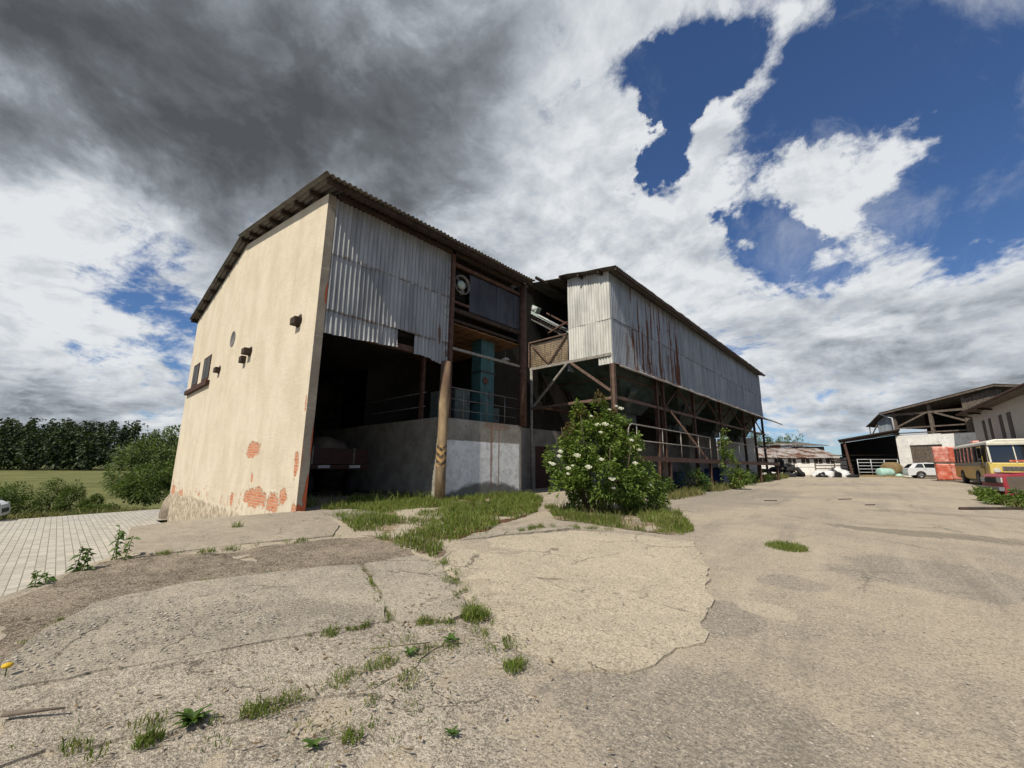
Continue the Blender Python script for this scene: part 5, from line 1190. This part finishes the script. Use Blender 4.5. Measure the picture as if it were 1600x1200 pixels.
# white barn with open timber gable
A = V((.86, 63.1, ZF)); BD = V((math.sin(rad(57)), -math.cos(rad(57)), 0)); BN = V((BD.y * -1, BD.x, 0))
BN = V((.545, .839, 0))
b_ = lambda x, y, z: A + BD * x + BN * y + V((0, 0, z))
br = thing('timber_barn', 'big barn with white ground floor and open timber framed upper floor', 'building', A)
def bbox(x0, x1, y0, y1, z0, z1, name, mat, parent=None, bev=0):
    c = b_((x0 + x1) / 2, (y0 + y1) / 2, (z0 + z1) / 2)
    return MB().obox(c, BD * (x1 - x0) / 2, BN * (y1 - y0) / 2, V((0, 0, (z1 - z0) / 2))).build(name, M[mat], parent or br, bev)
bbox(0, 1.15, 0, .3, -.3, 4.5, 'wall', 'white'); bbox(1.15, 4.0, 0, .3, 3.4, 4.5, 'wall', 'white'); bbox(4.0, 7.2, 0, .3, -.3, 4.42, 'wall', 'white')
bbox(0, .3, .3, 14, -.3, 4.5, 'side_wall', 'greywall')
dd = bbox(1.15, 4.0, .12, .18, -.1, 3.4, 'barn_door', 'slit')
for i in range(9): bbox(1.2 + i * .31, 1.2 + i * .31 + .29, .09, .118, -.05, 3.36, 'board', 'timber', dd)
bbox(.1, 8.6, 5, 5.1, 4.5, 8.3, 'loft_back', 'inner'); bbox(.1, 7.1, .3, 12, 4.4, 4.55, 'loft_floor', 'darkwood')
for x in (.12, 3.45, 6.3): bbox(x - .13, x + .13, .02, .28, 4.5, 7.2 + (x > 3) * .45 + (x > 6) * .5, 'timber_post', 'timber')
MB().beam(b_(0, .1, 6.85), b_(6.4, .1, 6.75), .16, .22).build('tie_beam', M['timber'], br)
for z in (5.32, 4.75): MB().beam(b_(.2, .06, z), b_(6.3, .06, z - .06), .08, .13).build('rail', M['timber'], br)
MB().beam(b_(.4, .08, 5.5), b_(3.1, .08, 6.75), .12, .16).build('brace', M['timber'], br); MB().beam(b_(6.2, .08, 5.6), b_(3.8, .08, 6.72), .12, .16).build('brace', M['timber'], br)
for i in range(16):
    x = 6.45 + i * .17; bbox(x, x + .15, .02 + .02 * (i % 2), .07 + .02 * (i % 2), 4.4, 7.75 + max(-.4, min(.55, (x - 6.4) * .35)), 'gable_board', 'timber')
# roof: long slope up to the ridge
pr = [(-.9, 7.15), (8.95, 8.72), (16.5, 7.0)]
for k in (0, 1):
    (xa, za), (xb, zb) = pr[k], pr[k + 1]; a = b_(xa, -.5, za); vv = b_(xb, -.5, zb) - a; L = vv.length; vv.normalize(); n = BN.cross(vv); n = n if n.z > 0 else -n
    mb = MB(); mb.corr(a, BN, vv, n, 15, L, .3, .03, .04, 5, 40. + k); o = mb.build('roof', M['roof'], br, recalc=False); q_ = o.modifiers.new('sheet', 'SOLIDIFY'); q_.thickness = .05
    MB().beam(b_(xa, -.45, za - .12), b_(xb, -.45, zb - .12), .08, .16).build('verge_board', M['timber'], o)
a = b_(-.9, -.5, 7.15); bq = b_(-2.7, -.3, 5.75); vv = bq - a; L = vv.length; vv.normalize(); n = BN.cross(vv); n = n if n.z > 0 else -n
mb = MB(); mb.corr(a, BN, vv, n, 10, L, .3, .03, .04, 4, 50.); o = mb.build('roof', M['roof'], br, recalc=False); q_ = o.modifiers.new('sheet', 'SOLIDIFY'); q_.thickness = .05
mb = MB(); mb.prism([(-1.75, 4.6), (0, 4.9), (0, 6.95), (-.75, 7.0), (-1.75, 6.2)], b_(0, .25, 0), BD, (0, 0, 1), BN * .08); mb.build('sheet_panel', M['greysheet'], br)
MB().beam(b_(-2.55, .1, 4.5), b_(-2.55, .1, 5.7), .1).build('timber_post', M['timber'], br); MB().beam(b_(-2.5, .1, 4.6), b_(-1.7, .1, 5.9), .1).build('brace', M['timber'], br)
MB().tube([b_(-.85, -.45, 7.05), b_(-.5, -.2, 6.75), b_(.05, -.12, 6.5), b_(.1, -.1, 4.9), b_(-.3, -.1, 4.75), b_(-1.8, -.1, 4.5)], .07, 8).build('downpipe', M['gatewhite'], br)

# pale house along the yard
hs = thing('pale_house', 'pale rendered house with a row of narrow dark window slits', 'building', (6.9, 50, .35))
HO, HD, HN = V((6.4, 58.4, 0)), V((.066, -.998, 0)), V((-.998, -.066, 0))
h_ = lambda t, o, z: HO + HD * t + HN * o + V((0, 0, z))
MB().obox(h_(13, -4, 3.25), HD * 13, HN * -4, V((0, 0, 3.25))).build('wall', M['housewall'], hs)
for i, (t0, t1) in enumerate(((2.9, 4.1), (4.9, 6.05), (7.9, 9.2), (9.9, 11.4), (14.2, 15.6))):
    w = MB().obox(h_((t0 + t1) / 2, .01, 3.9), HD * (t1 - t0) / 2 * .6, HN * .03, V((0, 0, 1.75))).build('window', M['slit'], hs)
    MB().obox(h_((t0 + t1) / 2, .045, 3.9), HD * .025, HN * .01, V((0, 0, 1.72))).build('frame', M['timber'], w)
a, b = h_(-.5, .85, 6.62), h_(-.5, -4, 8.6); vv = b - a; L = vv.length; vv.normalize(); n = HD.cross(vv); n = n if n.z > 0 else -n
mb = MB(); mb.corr(a, HD, vv, n, 28, L, .3, .03, .02, 4, 60.); o = mb.build('roof', M['roof'], hs, recalc=False); q_ = o.modifiers.new('sheet', 'SOLIDIFY'); q_.thickness = .05
MB().tube([h_(-.5, .9, 6.6), h_(27, .9, 6.6)], .09, 8).build('gutter', M['rust'], o)
MB().obox(h_(13, .42, 6.5), HD * 13.4, HN * .42, V((0, 0, .03))).build('soffit', M['timber'], o)
for t in (-.3, 3.2, 6.8): MB().beam(h_(t, .8, 6.42), h_(t, 0, 6.3), .12, .14).build('rafter_end', M['darkwood'], o)

# ------------------------------------------------------------------ vehicles
def wheel(parent, c, ax, r_=.32, w=.2, spokes=5, rimmat='chrome'):
    ax = V(ax).normalized(); c = V(c)
    t_ = MB().lathe(c - ax * w / 2, ax, [(0, r_ * .62), (0, r_ * .92), (w * .15, r_), (w * .85, r_), (w, r_ * .92), (w, r_ * .62)], 24).build('wheel', M['rubber'], parent)
    MB().lathe(c + ax * (w / 2 - .05), ax, [(0, .001), (0, r_ * .66), (.04, r_ * .66), (.045, r_ * .58), (.01, r_ * .55)], 20).build('rim_ring', M[rimmat], t_)
    a = ax.orthogonal().normalized(); b = ax.cross(a); mb = MB()
    for k in range(spokes):
        t = 2 * math.pi * k / spokes; d_ = a * math.cos(t) + b * math.sin(t); mb.beam(c + ax * (w / 2 - .012), c + ax * (w / 2 - .012) + d_ * r_ * .6, r_ * .16, .03)
    mb.lathe(c + ax * (w / 2 - .02), ax, [(0, .001), (0, r_ * .16), (.03, r_ * .14), (.035, .001)], 12); mb.build('spokes', M[rimmat], t_)
    return t_
def car(name, label, cat, O, D, L, W_, prof, green, wheels, mats, wr=.32, lights=True, group=None):
    """O: ground point under the tail, D: heading. prof: body outline (x from tail, z); green: glasshouse outline"""
    O, D = V(O), V(D).normalized(); N = V((-D.y, D.x, 0)); P_ = lambda x, y, z: O + D * x + N * y + V((0, 0, z))
    t_ = thing(name, label, cat, O, group); hw = W_ / 2
    def arches(pts):
        """lower edge with wheel openings"""
        low = [];
        x0, x1 = pts[0][0], pts[-1][0]
        for wx in wheels:
            for k in range(9):
                a = math.pi - math.pi * k / 8; low.append((wx + (wr + .06) * math.cos(a), max(.2, wr + (wr + .06) * math.sin(a))))
        return low
    low = [(prof[0][0] + .02, .24)] + arches(prof) + [(prof[-1][0] - .02, .24)]
    outline = low + prof[::-1]
    secs = [(-1., .0), (-.97, .0), (-.8, .03), (.8, .03), (.97, .0), (1., .0)]
    def ring(y, k, sc):
        out = []
        for (x, z) in outline:
            zc = .62; out.append(P_(L / 2 + (x - L / 2) * sc, y * hw, zc + (z - zc) * sc + (k if z > .7 else 0)))
        return out
    rings = [ring(-1., 0, .975), ring(-.955, 0, .995), ring(-.7, .015, 1.), ring(.7, .015, 1.), ring(.955, 0, .995), ring(1., 0, .975)]
    n = len(outline); vs = [p for r in rings for p in r]; fs = []
    for i in range(5):
        for k in range(n): fs.append((i * n + k, i * n + (k + 1) % n, (i + 1) * n + (k + 1) % n, (i + 1) * n + k))
    fs += [tuple(range(n - 1, -1, -1)), tuple(range(5 * n, 6 * n))]
    body = MB().put(vs, fs).build('body', M[mats[0]], t_); body.data.polygons.foreach_set('use_smooth', [len(f.vertices) == 4 for f in body.data.polygons])
    em = body.modifiers.new('edges', 'EDGE_SPLIT'); em.split_angle = rad(35)
    # glasshouse
    zb = green[0][1]; ztp = max(z for x, z in green); wt = lambda z: hw * (.97 - .20 * (z - zb) / (ztp - zb))
    vs = [P_(x, -wt(z), z) for x, z in green] + [P_(x, wt(z), z) for x, z in green]; m_ = len(green)
    MB().put(vs, [tuple(range(m_ - 1, -1, -1)), tuple(range(m_, 2 * m_))] + [(k, (k + 1) % m_, m_ + (k + 1) % m_, m_ + k) for k in range(m_)]).build('cabin', M[mats[0]], t_, .04)
    def pane(xa, xb, xc, xd, za, zc_, sg):
        v_ = [P_(x, sg * (wt(z) + .006), z) for x, z in ((xa, za), (xb, za), (xc, zc_), (xd, zc_))]
        MB().put(v_, [(0, 1, 2, 3)] if sg < 0 else [(3, 2, 1, 0)]).build('side_window', M['glass'], t_, recalc=False)
    return t_, P_, pane, wt
# white estate car far across the yard, heading along the view's side
D_ = (RT * .86 - FWD * .5)
O_ = at(39.7, 41.9, .47)
prof = [(0, .5), (.03, .88), (.12, .98), (1.0, 1.0), (3.3, .98), (4.3, .86), (4.72, .66), (4.8, .45)]
green = [(.12, .96), (3.45, .96), (2.75, 1.44), (1.9, 1.5), (.9, 1.47), (.55, 1.40)]
wc, P_, pane, wt = car('estate_car', 'white estate car parked at the far end before the barn', 'car', O_, D_, 4.8, 1.82, prof, green, (.92, 3.75), ('carwhite',), .33)
for sg in (-1, 1):
    pane(.55, 1.25, 1.2, .85, 1.02, 1.40, sg); pane(1.33, 2.2, 2.15, 1.28, 1.02, 1.42, sg); pane(2.28, 3.2, 2.7, 2.23, 1.02, 1.41, sg)
    for x in (.92, 3.75): wheel(wc, P_(x, sg * .82, .33), (P_(0, sg, 0) - P_(0, 0, 0)), .33)
    MB().obox(P_(.05, sg * .72, .82), D_ * .03, P_(0, 1, 0) - P_(0, .86, 0), V((0, 0, .08))).build('tail_light', M['tail'], wc)
    MB().obox(P_(4.62, sg * .7, .68), D_ * .1, P_(0, 1, 0) - P_(0, .84, 0), V((0, 0, .07))).build('headlight', M['lamp'], wc)
    for x in (1.3, 2.3): MB().obox(P_(x, sg * .915, .9), D_ * .08, P_(0, 1, 0) - P_(0, .99, 0), V((0, 0, .015))).build('door_handle', M['chrome'], wc)
    MB().tube([P_(.7, sg * .66, 1.5), P_(2.7, sg * .66, 1.48)], .02, 6).build('roof_rail', M['chrome'], wc)
v_ = [P_(.13, -.72, 1.0), P_(.13, .72, 1.0), P_(.5, .62, 1.38), P_(.5, -.62, 1.38)]; MB().put([p - D_ * .02 for p in v_], [(0, 1, 2, 3)]).build('rear_window', M['glass'], wc)
v_ = [P_(3.42, -.78, .99), P_(3.42, .78, .99), P_(2.8, .68, 1.42), P_(2.8, -.68, 1.42)]; MB().put([p + D_ * .02 + V((0, 0, .01)) for p in v_], [(0, 1, 2, 3)]).build('windscreen', M['glass'], wc)
# white crossover at the paving edge, only its nose in view
D_ = RT * .8 + FWD * .6; O_ = at(-26.5, 22.2, -1.44) - D_ * 4.28
prof = [(0, .5), (.03, .95), (.12, 1.0), (1.0, 1.02), (3.0, 1.05), (3.9, .96), (4.2, .78), (4.28, .48)]
green = [(.15, .98), (3.2, 1.02), (2.5, 1.5), (1.9, 1.56), (.9, 1.53), (.5, 1.44)]
wc, P_, pane, wt = car('crossover_car', 'white crossover car with dark alloy wheels beside the meadow shrubs', 'car', O_, D_, 4.28, 1.8, prof, green, (.8, 3.42), ('carwhite',), .36)
for sg in (-1, 1):
    pane(.5, 1.2, 1.15, .8, 1.1, 1.45, sg); pane(1.28, 2.05, 2.0, 1.22, 1.1, 1.48, sg); pane(2.13, 2.98, 2.5, 2.08, 1.1, 1.46, sg)
    for x in (.8, 3.42): wheel(wc, P_(x, sg * .81, .36), (P_(0, sg, 0) - P_(0, 0, 0)), .36, .22, 7, 'trim')
    MB().obox(P_(4.08, sg * .68, .82), D_ * .12, P_(0, 1, 0) - P_(0, .85, 0), V((0, 0, .06))).build('headlight', M['lamp'], wc)
    for wx in (.8, 3.42):
        mb = MB(); mb.tube([P_(wx + .43 * math.cos(a), sg * .885, max(.22, .36 + .43 * math.sin(a))) for a in [math.pi * k / 10 for k in range(11)]], .035, 6); mb.build('arch_trim', M['trim'], wc)
MB().obox(P_(4.24, 0, .5), D_ * .06, P_(0, 1, 0) - P_(0, .55, 0), V((0, 0, .10))).build('grille', M['trim'], wc)
# faded red car with brown front wing, nose towards the yard
D_ = -RT * .86 + FWD * .5; O_ = at(18.4, 16.0, .3) - D_.normalized() * 4.45; D_.normalize()
prof = [(0, .5), (.03, .92), (.2, .98), (1.6, 1.0), (2.9, 1.06), (3.2, 1.08), (4.3, 1.0), (4.42, .9), (4.45, .5)]
green = [(.3, .98), (2.5, 1.05), (1.95, 1.55), (1.3, 1.6), (.6, 1.55)]
rc, P_, pane, wt = car('red_car', 'faded red car with brown primed front wing behind weeds', 'car', O_, D_, 4.45, 1.72, prof, green, (.85, 3.35), ('carred',), .34)
for sg in (-1, 1):
    pane(.6, 1.4, 1.35, .8, 1.08, 1.5, sg); pane(1.48, 2.3, 1.9, 1.43, 1.08, 1.5, sg)
    for x in (.85, 3.35): wheel(rc, P_(x, sg * .77, .34), (P_(0, sg, 0) - P_(0, 0, 0)), .34, .2, 6, 'rust')
    MB().obox(P_(4.43, sg * .62, .80), D_ * .03, P_(0, 1, 0) - P_(0, .84, 0), V((0, 0, .09))).build('headlight', M['lamp'], rc)
MB().obox(P_(4.45, 0, .78), D_ * .02, P_(0, 1, 0) - P_(0, .58, 0), V((0, 0, .1))).build('grille', M['trim'], rc); MB().obox(P_(4.5, 0, .48), D_ * .07, P_(0, 1, 0) - P_(0, .15, 0), V((0, 0, .07))).build('bumper', M['chrome'], rc)
for sg in (-1, 1):
    pts = [(2.55, .42)] + [(3.35 + .42 * math.cos(a), .34 + .42 * math.sin(a)) for a in [math.pi - math.pi * k / 10 for k in range(11)]] + [(4.30, .35), (4.34, .92), (4.2, .93), (3.2, .98), (2.6, .96)]
    mb = MB(); n = len(pts); vs = [P_(x, sg * .862, z) for x, z in pts] + [P_(x, sg * .848, z) for x, z in pts]; mb.put(vs, [tuple(range(n)), tuple(range(2 * n - 1, n - 1, -1))] + [(k, (k + 1) % n, n + (k + 1) % n, n + k) for k in range(n)]); mb.build('front_wing', M['fender'], rc)
v_ = [P_(2.5, -.72, 1.1), P_(2.5, .72, 1.1), P_(2.0, .63, 1.52), P_(2.0, -.63, 1.52)]; MB().put([p + D_ * .02 for p in v_], [(0, 1, 2, 3)]).build('windscreen', M['glass'], rc)
MB().obox(P_(3.5, 0, 1.06), D_ * .6, P_(0, 1, 0) - P_(0, .35, 0), V((0, 0, .012))).build('bonnet_panel', M['carred'], rc)

# old bus: front towards the viewer, flank towards the yard
bs = thing('old_bus', 'old yellow bus with big windscreen and pale roof edge', 'bus', (5.5, 44, .35))
bx0, bx1, by0, by1, bz = 4.25, 6.65, 39.4, 49.6, .35
MB().prism([(bx0 + .12, bz + .38), (bx1 - .12, bz + .38), (bx1, bz + .55), (bx1 - .03, bz + 1.55), (bx0 + .03, bz + 1.55), (bx0, bz + .55)], (0, by0 + .04, 0), (1, 0, 0), (0, 0, 1), (0, by1 - by0 - .08, 0)).build('lower_body', M['busyellow'], bs, .05)
MB().prism([(bx0 + .1, bz + 1.5), (bx1 - .1, bz + 1.5), (bx1 - .16, bz + 2.68), (bx0 + .16, bz + 2.68)], (0, by0 + .2, 0), (1, 0, 0), (0, 0, 1), (0, by1 - by0 - .35, 0)).build('window_band', M['glass'], bs)
MB().prism([(bx0 + .08, bz + 2.62), (bx1 - .08, bz + 2.62), (bx1 - .12, bz + 2.8), (bx1 - .5, bz + 2.95), (bx0 + .5, bz + 2.95), (bx0 + .12, bz + 2.8)], (0, by0 + .02, 0), (1, 0, 0), (0, 0, 1), (0, by1 - by0 - .1, 0)).build('roof', M['bussilver'], bs, .05)
for i in range(9):
    y = by0 + .25 + i * 1.2
    for x in (bx0 + .1, bx1 - .1): MB().beam((x, y, bz + 1.5), (x + (.05 if x < 5 else -.05), y, bz + 2.7), .11, .09).build('window_pillar', M['steelgrey'], bs)
for x in (bx0 + .0, bx1 - .0): MB().box((x - .012, by0 + .3, bz + 1.3), (x + .012, by1 - .3, bz + 1.52)).build('belt_stripe', M['steelgrey'], bs)
d_ = MB().box((bx0 - .02, by0 + 1.0, bz + .42), (bx0 + .0, by0 + 1.9, bz + 2.55)).build('door', M['busyellow'], bs)
for k in range(2): MB().box((bx0 - .03, by0 + 1.06 + k * .42, bz + 1.15), (bx0 - .021, by0 + 1.42 + k * .42, bz + 2.45)).build('door_glass', M['glass'], d_)
fr = MB().box((bx0 + .04, by0 - .03, bz + .5), (bx1 - .04, by0 + .06, bz + 1.5)).build('front_panel', M['busfront'], bs, .04)
ws = MB().prism([(0, 0), (.07, 0), (.2, 1.12), (.13, 1.12)], (bx0 + .16, by0 - .01, bz + 1.52), (0, 1, 0), (0, 0, 1), (bx1 - bx0 - .32, 0, 0)).build('windscreen', M['glass'], bs)
for x in (bx0 + .14, (bx0 + bx1) / 2, bx1 - .14): MB().beam((x, by0 - .03, bz + 1.5), (x, by0 + .14, bz + 2.68), .08 if x != (bx0 + bx1) / 2 else .05).build('screen_pillar', M['bussilver'], ws)
MB().box((bx0 + .1, by0 - .02, bz + 2.58), (bx1 - .1, by0 + .1, bz + 2.75)).build('screen_header', M['bussilver'], bs, .02)
gp = MB().box((bx0 + .55, by0 - .05, bz + 1.0), (bx1 - .55, by0 - .031, bz + 1.28)).build('grille', M['steelgrey'], fr)
for k in range(4): MB().box((bx0 + .58, by0 - .06, bz + 1.03 + k * .06), (bx1 - .58, by0 - .051, bz + 1.055 + k * .06)).build('grille_slat', M['trim'], gp)
for x in (bx0 + .32, bx1 - .32):
    MB().lathe((x, by0 - .03, bz + 1.02), (0, -1, 0), [(0, .15), (.03, .15), (.04, .12), (.03, .001)], 16).build('headlight', M['lamp'], fr)
MB().box((bx0 - .01, by0 - .14, bz + .38), (bx1 + .01, by0 + .02, bz + .6)).build('bumper', M['steelgrey'], bs, .04)
MB().box((bx0 + .9, by0 - .04, bz + 1.56), (bx0 + 1.5, by0 - .02, bz + 1.66)).build('red_card', M['wrapred'], fr)
for y in (by0 + 2.9, by1 - 2.6):
    for x, sx in ((bx0 + .1, -1), (bx1 - .1, 1)):
        wheel(bs, (x, y, bz + .47), (sx, 0, 0), .47, .26, 8, 'steelgrey')
        mb = MB(); mb.tube([(x + sx * .1, y + .58 * math.cos(a), bz + .42 + .58 * math.sin(a)) for a in [math.pi * k / 10 for k in range(11)]], .04, 6); mb.build('arch_trim', M['trim'], bs)
for sx, x in ((-1, bx0), (1, bx1)): MB().tube([(x, by0 + .02, bz + 2.5), (x + sx * .22, by0 - .2, bz + 2.4), (x + sx * .22, by0 - .2, bz + 1.9)], .02, 6).build('mirror_arm', M['trim'], bs)

bs.rotation_euler.z = .065
# red shrink-wrapped stacks beside and behind the bus
def wrapped(c, w, d_, h1, n, lab, mats):
    t_ = thing('wrapped_stack', lab, 'stack', c, 'red wrapped stacks by the bus'); z = c[2]
    for k in range(n):
        mb = MB(); m_ = 14; vs = []; hh_ = h1
        ringz = [0, .03, .1, .3, .5, .7, .9, .97, 1]
        for j, f in enumerate(ringz):
            for i in range(28):
                t = 2 * math.pi * i / 28; ex = .22; cx, cy = math.cos(t), math.sin(t); sx = math.copysign(abs(cx) ** ex, cx); sy = math.copysign(abs(cy) ** ex, cy)
                sc = (.93 if j in (0, 8) else 1) + .035 * noise.noise(V((sx * 3 + k, sy * 3, f * 4 + c[0])))
                vs.append((c[0] + sx * w / 2 * sc, c[1] + sy * d_ / 2 * sc, z + .1 + f * hh_))
        fs = [(j * 28 + i, j * 28 + (i + 1) % 28, (j + 1) * 28 + (i + 1) % 28, (j + 1) * 28 + i) for j in range(8) for i in range(28)] + [tuple(range(27, -1, -1)), tuple(range(8 * 28, 9 * 28))]
        o = mb.put(vs, fs, 0, True).build('bundle', M[mats[k % 2]], t_)
        pal = MB().box((c[0] - w / 2, c[1] - d_ / 2, z), (c[0] + w / 2, c[1] + d_ / 2, z + .1)).build('pallet', M['timber'], t_)
        for q in range(3):
            zz = z + .1 + hh_ * (.22 + .28 * q); MB().box((c[0] - w / 2 * 1.02, c[1] - d_ / 2 * 1.02, zz), (c[0] + w / 2 * 1.02, c[1] + d_ / 2 * 1.02, zz + .03)).build('strap', M['wrappink'], o)
        z += hh_ + .11
wrapped((3.3, 50.6, .42), .95, 1.1, 1.32, 2, 'two tier red wrapped stack standing free beside the bus tail', ('wrapred', 'wrappink'))
wrapped((4.15, 53.5, .42), 1.05, 1.2, 1.35, 2, 'red wrapped stack tucked close behind the bus tail', ('wrappink', 'wrapred'))
wrapped((6.1, 51.6, .42), 1.7, 1.4, 1.55, 2, 'tallest red wrapped stack showing above the bus roof', ('wrappink', 'wrappink'))

# bales, tyres, film heap
bl = thing('wrapped_bale', 'round bale wrapped in mint green film before the gate', 'bale', at(41.5, 45.0, ZF)); 
MB().lathe(at(39.5, 44.7, ZF + .46), RT, [(0, .001), (0, .38), (.08, .46), (.4, .5), (.8, .48), (1.2, .47), (1.42, .42), (1.5, .3), (1.51, .001)], 22).build('film', M['mintwrap'], bl)
tag(MB().sphere(at(41.0, 44.0, ZF + .15), .32, .3, .22, 14, 8, 0, .3, 4.).build('film_bundle', M['mintwrap']), 'small crumpled mint green film bundle beside the white car tail', 'film bundle')
hb = thing('hay_bale', 'big brown hay bale lying between mint bale and white car', 'bale', at(42.6, 45.4, ZF))
MB().lathe(at(41.1, 45.2, ZF + .78), RT * .9 + FWD * .4, [(0, .001), (0, .74), (.06, .8), (1.2, .82), (1.3, .78), (1.32, .001)], 26).build('straw', M['hay'], hb)
MB().lathe(at(41.1, 45.2, ZF + .78) + (RT * .9 + FWD * .4).normalized() * .6, RT * .9 + FWD * .4, [(0, .825), (.04, .825)], 26).build('net_band', M['drygrass'], hb)
kind(MB().sphere(at(40.0, 45.4, ZF), 2.6, 1.1, .22, 20, 6, 0, .3, 3.).build('loose_hay', M['hay'], recalc=False), 'stuff', 'loose brown hay strewn along the foot of the gate', 'hay')
tys = [(27.6, 43.6, 0, 0), (28.9, 43.2, 0, .2), (30.2, 43.8, 0, -.1), (28.2, 44.2, .45, .1), (29.4, 44.0, .42, .3), (28.6, 44.0, .9, .15), (27.2, 44.6, .4, 0), (30.9, 44.6, 0, .4), (29.8, 44.6, .85, .5)]
ttm = None
for i, (l, d_, z, tl) in enumerate(tys):
    lab = ['lowest tyre nearest the deck end of the pile', 'tyre in the bottom row facing the yard', 'bottom row tyre next to the film heap', 'tyre in the second layer of the pile', 'second layer tyre leaning inward', 'topmost tyre of the dark pile', 'second layer tyre beside the posts', 'outermost tyre on the grass', 'tilted tyre near the top of the pile'][i]
    c = at(l, d_, ZF + z)
    t_ = thing('tyre', lab, 'tyre', c, 'tyres piled past the hopper house')
    if ttm is None:
        ttm = MB().lathe((0, 0, 0), (0, 0, 1), [(.02, .26), (0, .42), (.05, .52), (.1, .55), (.3, .55), (.35, .52), (.4, .42), (.38, .26), (.25, .25), (.13, .25), (.02, .26)], 26).build('carcass', M['rubber']); o = ttm
    else: o = ttm.copy(); COL.objects.link(o)
    o.parent = t_; o.matrix_parent_inverse = Matrix(); t_.rotation_euler = (tl + (1.1 if i in (0, 2, 5) else 0), .15 * (i % 3), i * .8)
    if i in (0, 2, 5): t_.location.z += .4
fh = thing('film_heap', 'heap of crumpled black and white plastic film on the grass', 'heap', at(33.5, 43.5, ZF))
MB().sphere(at(34.2, 43.5, ZF + .2), 1.0, .8, .7, 20, 12, 0, .45, 1.).build('white_film', M['film'], fh); MB().sphere(at(32.6, 43.4, ZF + .15), .9, .7, .55, 20, 12, 0, .6, 2.).build('white_film', M['film'], fh)
MB().sphere(at(33.3, 43.1, ZF + .15), .7, .5, .55, 16, 10, 0, .6, 6.).build('black_film', M['blackfilm'], fh); MB().sphere(at(34.6, 42.9, ZF + .05), .75, .4, .3, 16, 10, 0, .6, 9.).build('black_film', M['blackfilm'], fh)
MB().sphere(at(32.0, 42.9, ZF + .05), .5, .4, .35, 16, 10, 0, .6, 12.).build('black_film', M['blackfilm'], fh)
# trees behind the stable
for i, (l, d_, h_, w_, lab) in enumerate(((34.0, 60, 6.6, 2.0, 'pale green tree rising left of centre behind the stable roof'), (37.6, 62, 6.0, 1.6, 'darker round tree beside the pale one behind the stable'), (45.5, 66, 6.6, 1.6, 'thin feathery tree behind the roof nearest the shelter'), (42.6, 64, 5.8, 1.1, 'small treetop between the feathery tree and the dark one'))):
    lab = lab.replace('rising left of centre ', 'rising ')
    b = at(l, d_, ZF)
    tree('tree', lab, b, [(0, 0, h_ * .78, (w_, w_, h_ * .24)), (w_ * .7, 0, h_ * .72, (w_ * .6, w_ * .6, h_ * .18)), (-w_ * .7, 0, h_ * .7, (w_ * .6, w_ * .6, h_ * .18)), (0, 0, h_ * .55, (w_ * .9, w_ * .9, h_ * .2))], 1500 if i != 2 else 700, .3, 'shrub' if i == 1 else 'willow', h_ * .55, 'trees behind the stable', .36, .9, 30. + i)
# weeds before the red car
for i, (x, y, r_, h_, lab) in enumerate(((2.75, 22.0, .5, .22, 'weed clump right before the red car nose'), (3.2, 20.8, .6, .30, 'broad weed clump below the brown car wing'), (3.4, 19.9, .6, .24, 'low weed clump farthest out from the red car'), (2.75, 23.8, .4, .25, 'upright weeds touching the red car headlamp'))):
    t_ = thing('weed_clump', lab, 'weeds', (x, y, .3)); c = V((x, y, .3 + h_ * .5))
    leaf_mesh('foliage', blob_pts([(c, (r_, r_, h_ * .8)), (c + V((.5, .4, -.1)), (r_ * .8, r_ * .8, h_ * .6)), (c + V((-.3, .5, .2)), (r_ * .4, r_ * .4, h_ * .8))], 1500, .2, .3, 2., 60 + i), .12, M['elderyoung' if i != 1 else 'weed'], t_)
    for k in range(3): MB().tube([(x + .2 * k - .2, y, .28), (x + .22 * k - .2, y + .1, .3 + h_ * 1.2)], [.012, .005], 5).build('stem', M['weed'], t_)
sp = []
for i in range(4500):
    x, y = R.uniform(2.3, 8), R.uniform(19.5, 30)
    if x < 2.3 + .4 * noise.noise(V((y * .6, 0, 0))) + .3: continue
    sp.append((x, y, .3, R.uniform(.12, .4), .014))
kind(blades('verge_grass', sp, M['drygrass'], ''), 'stuff', 'rough grass verge in front of the red car', 'grass')
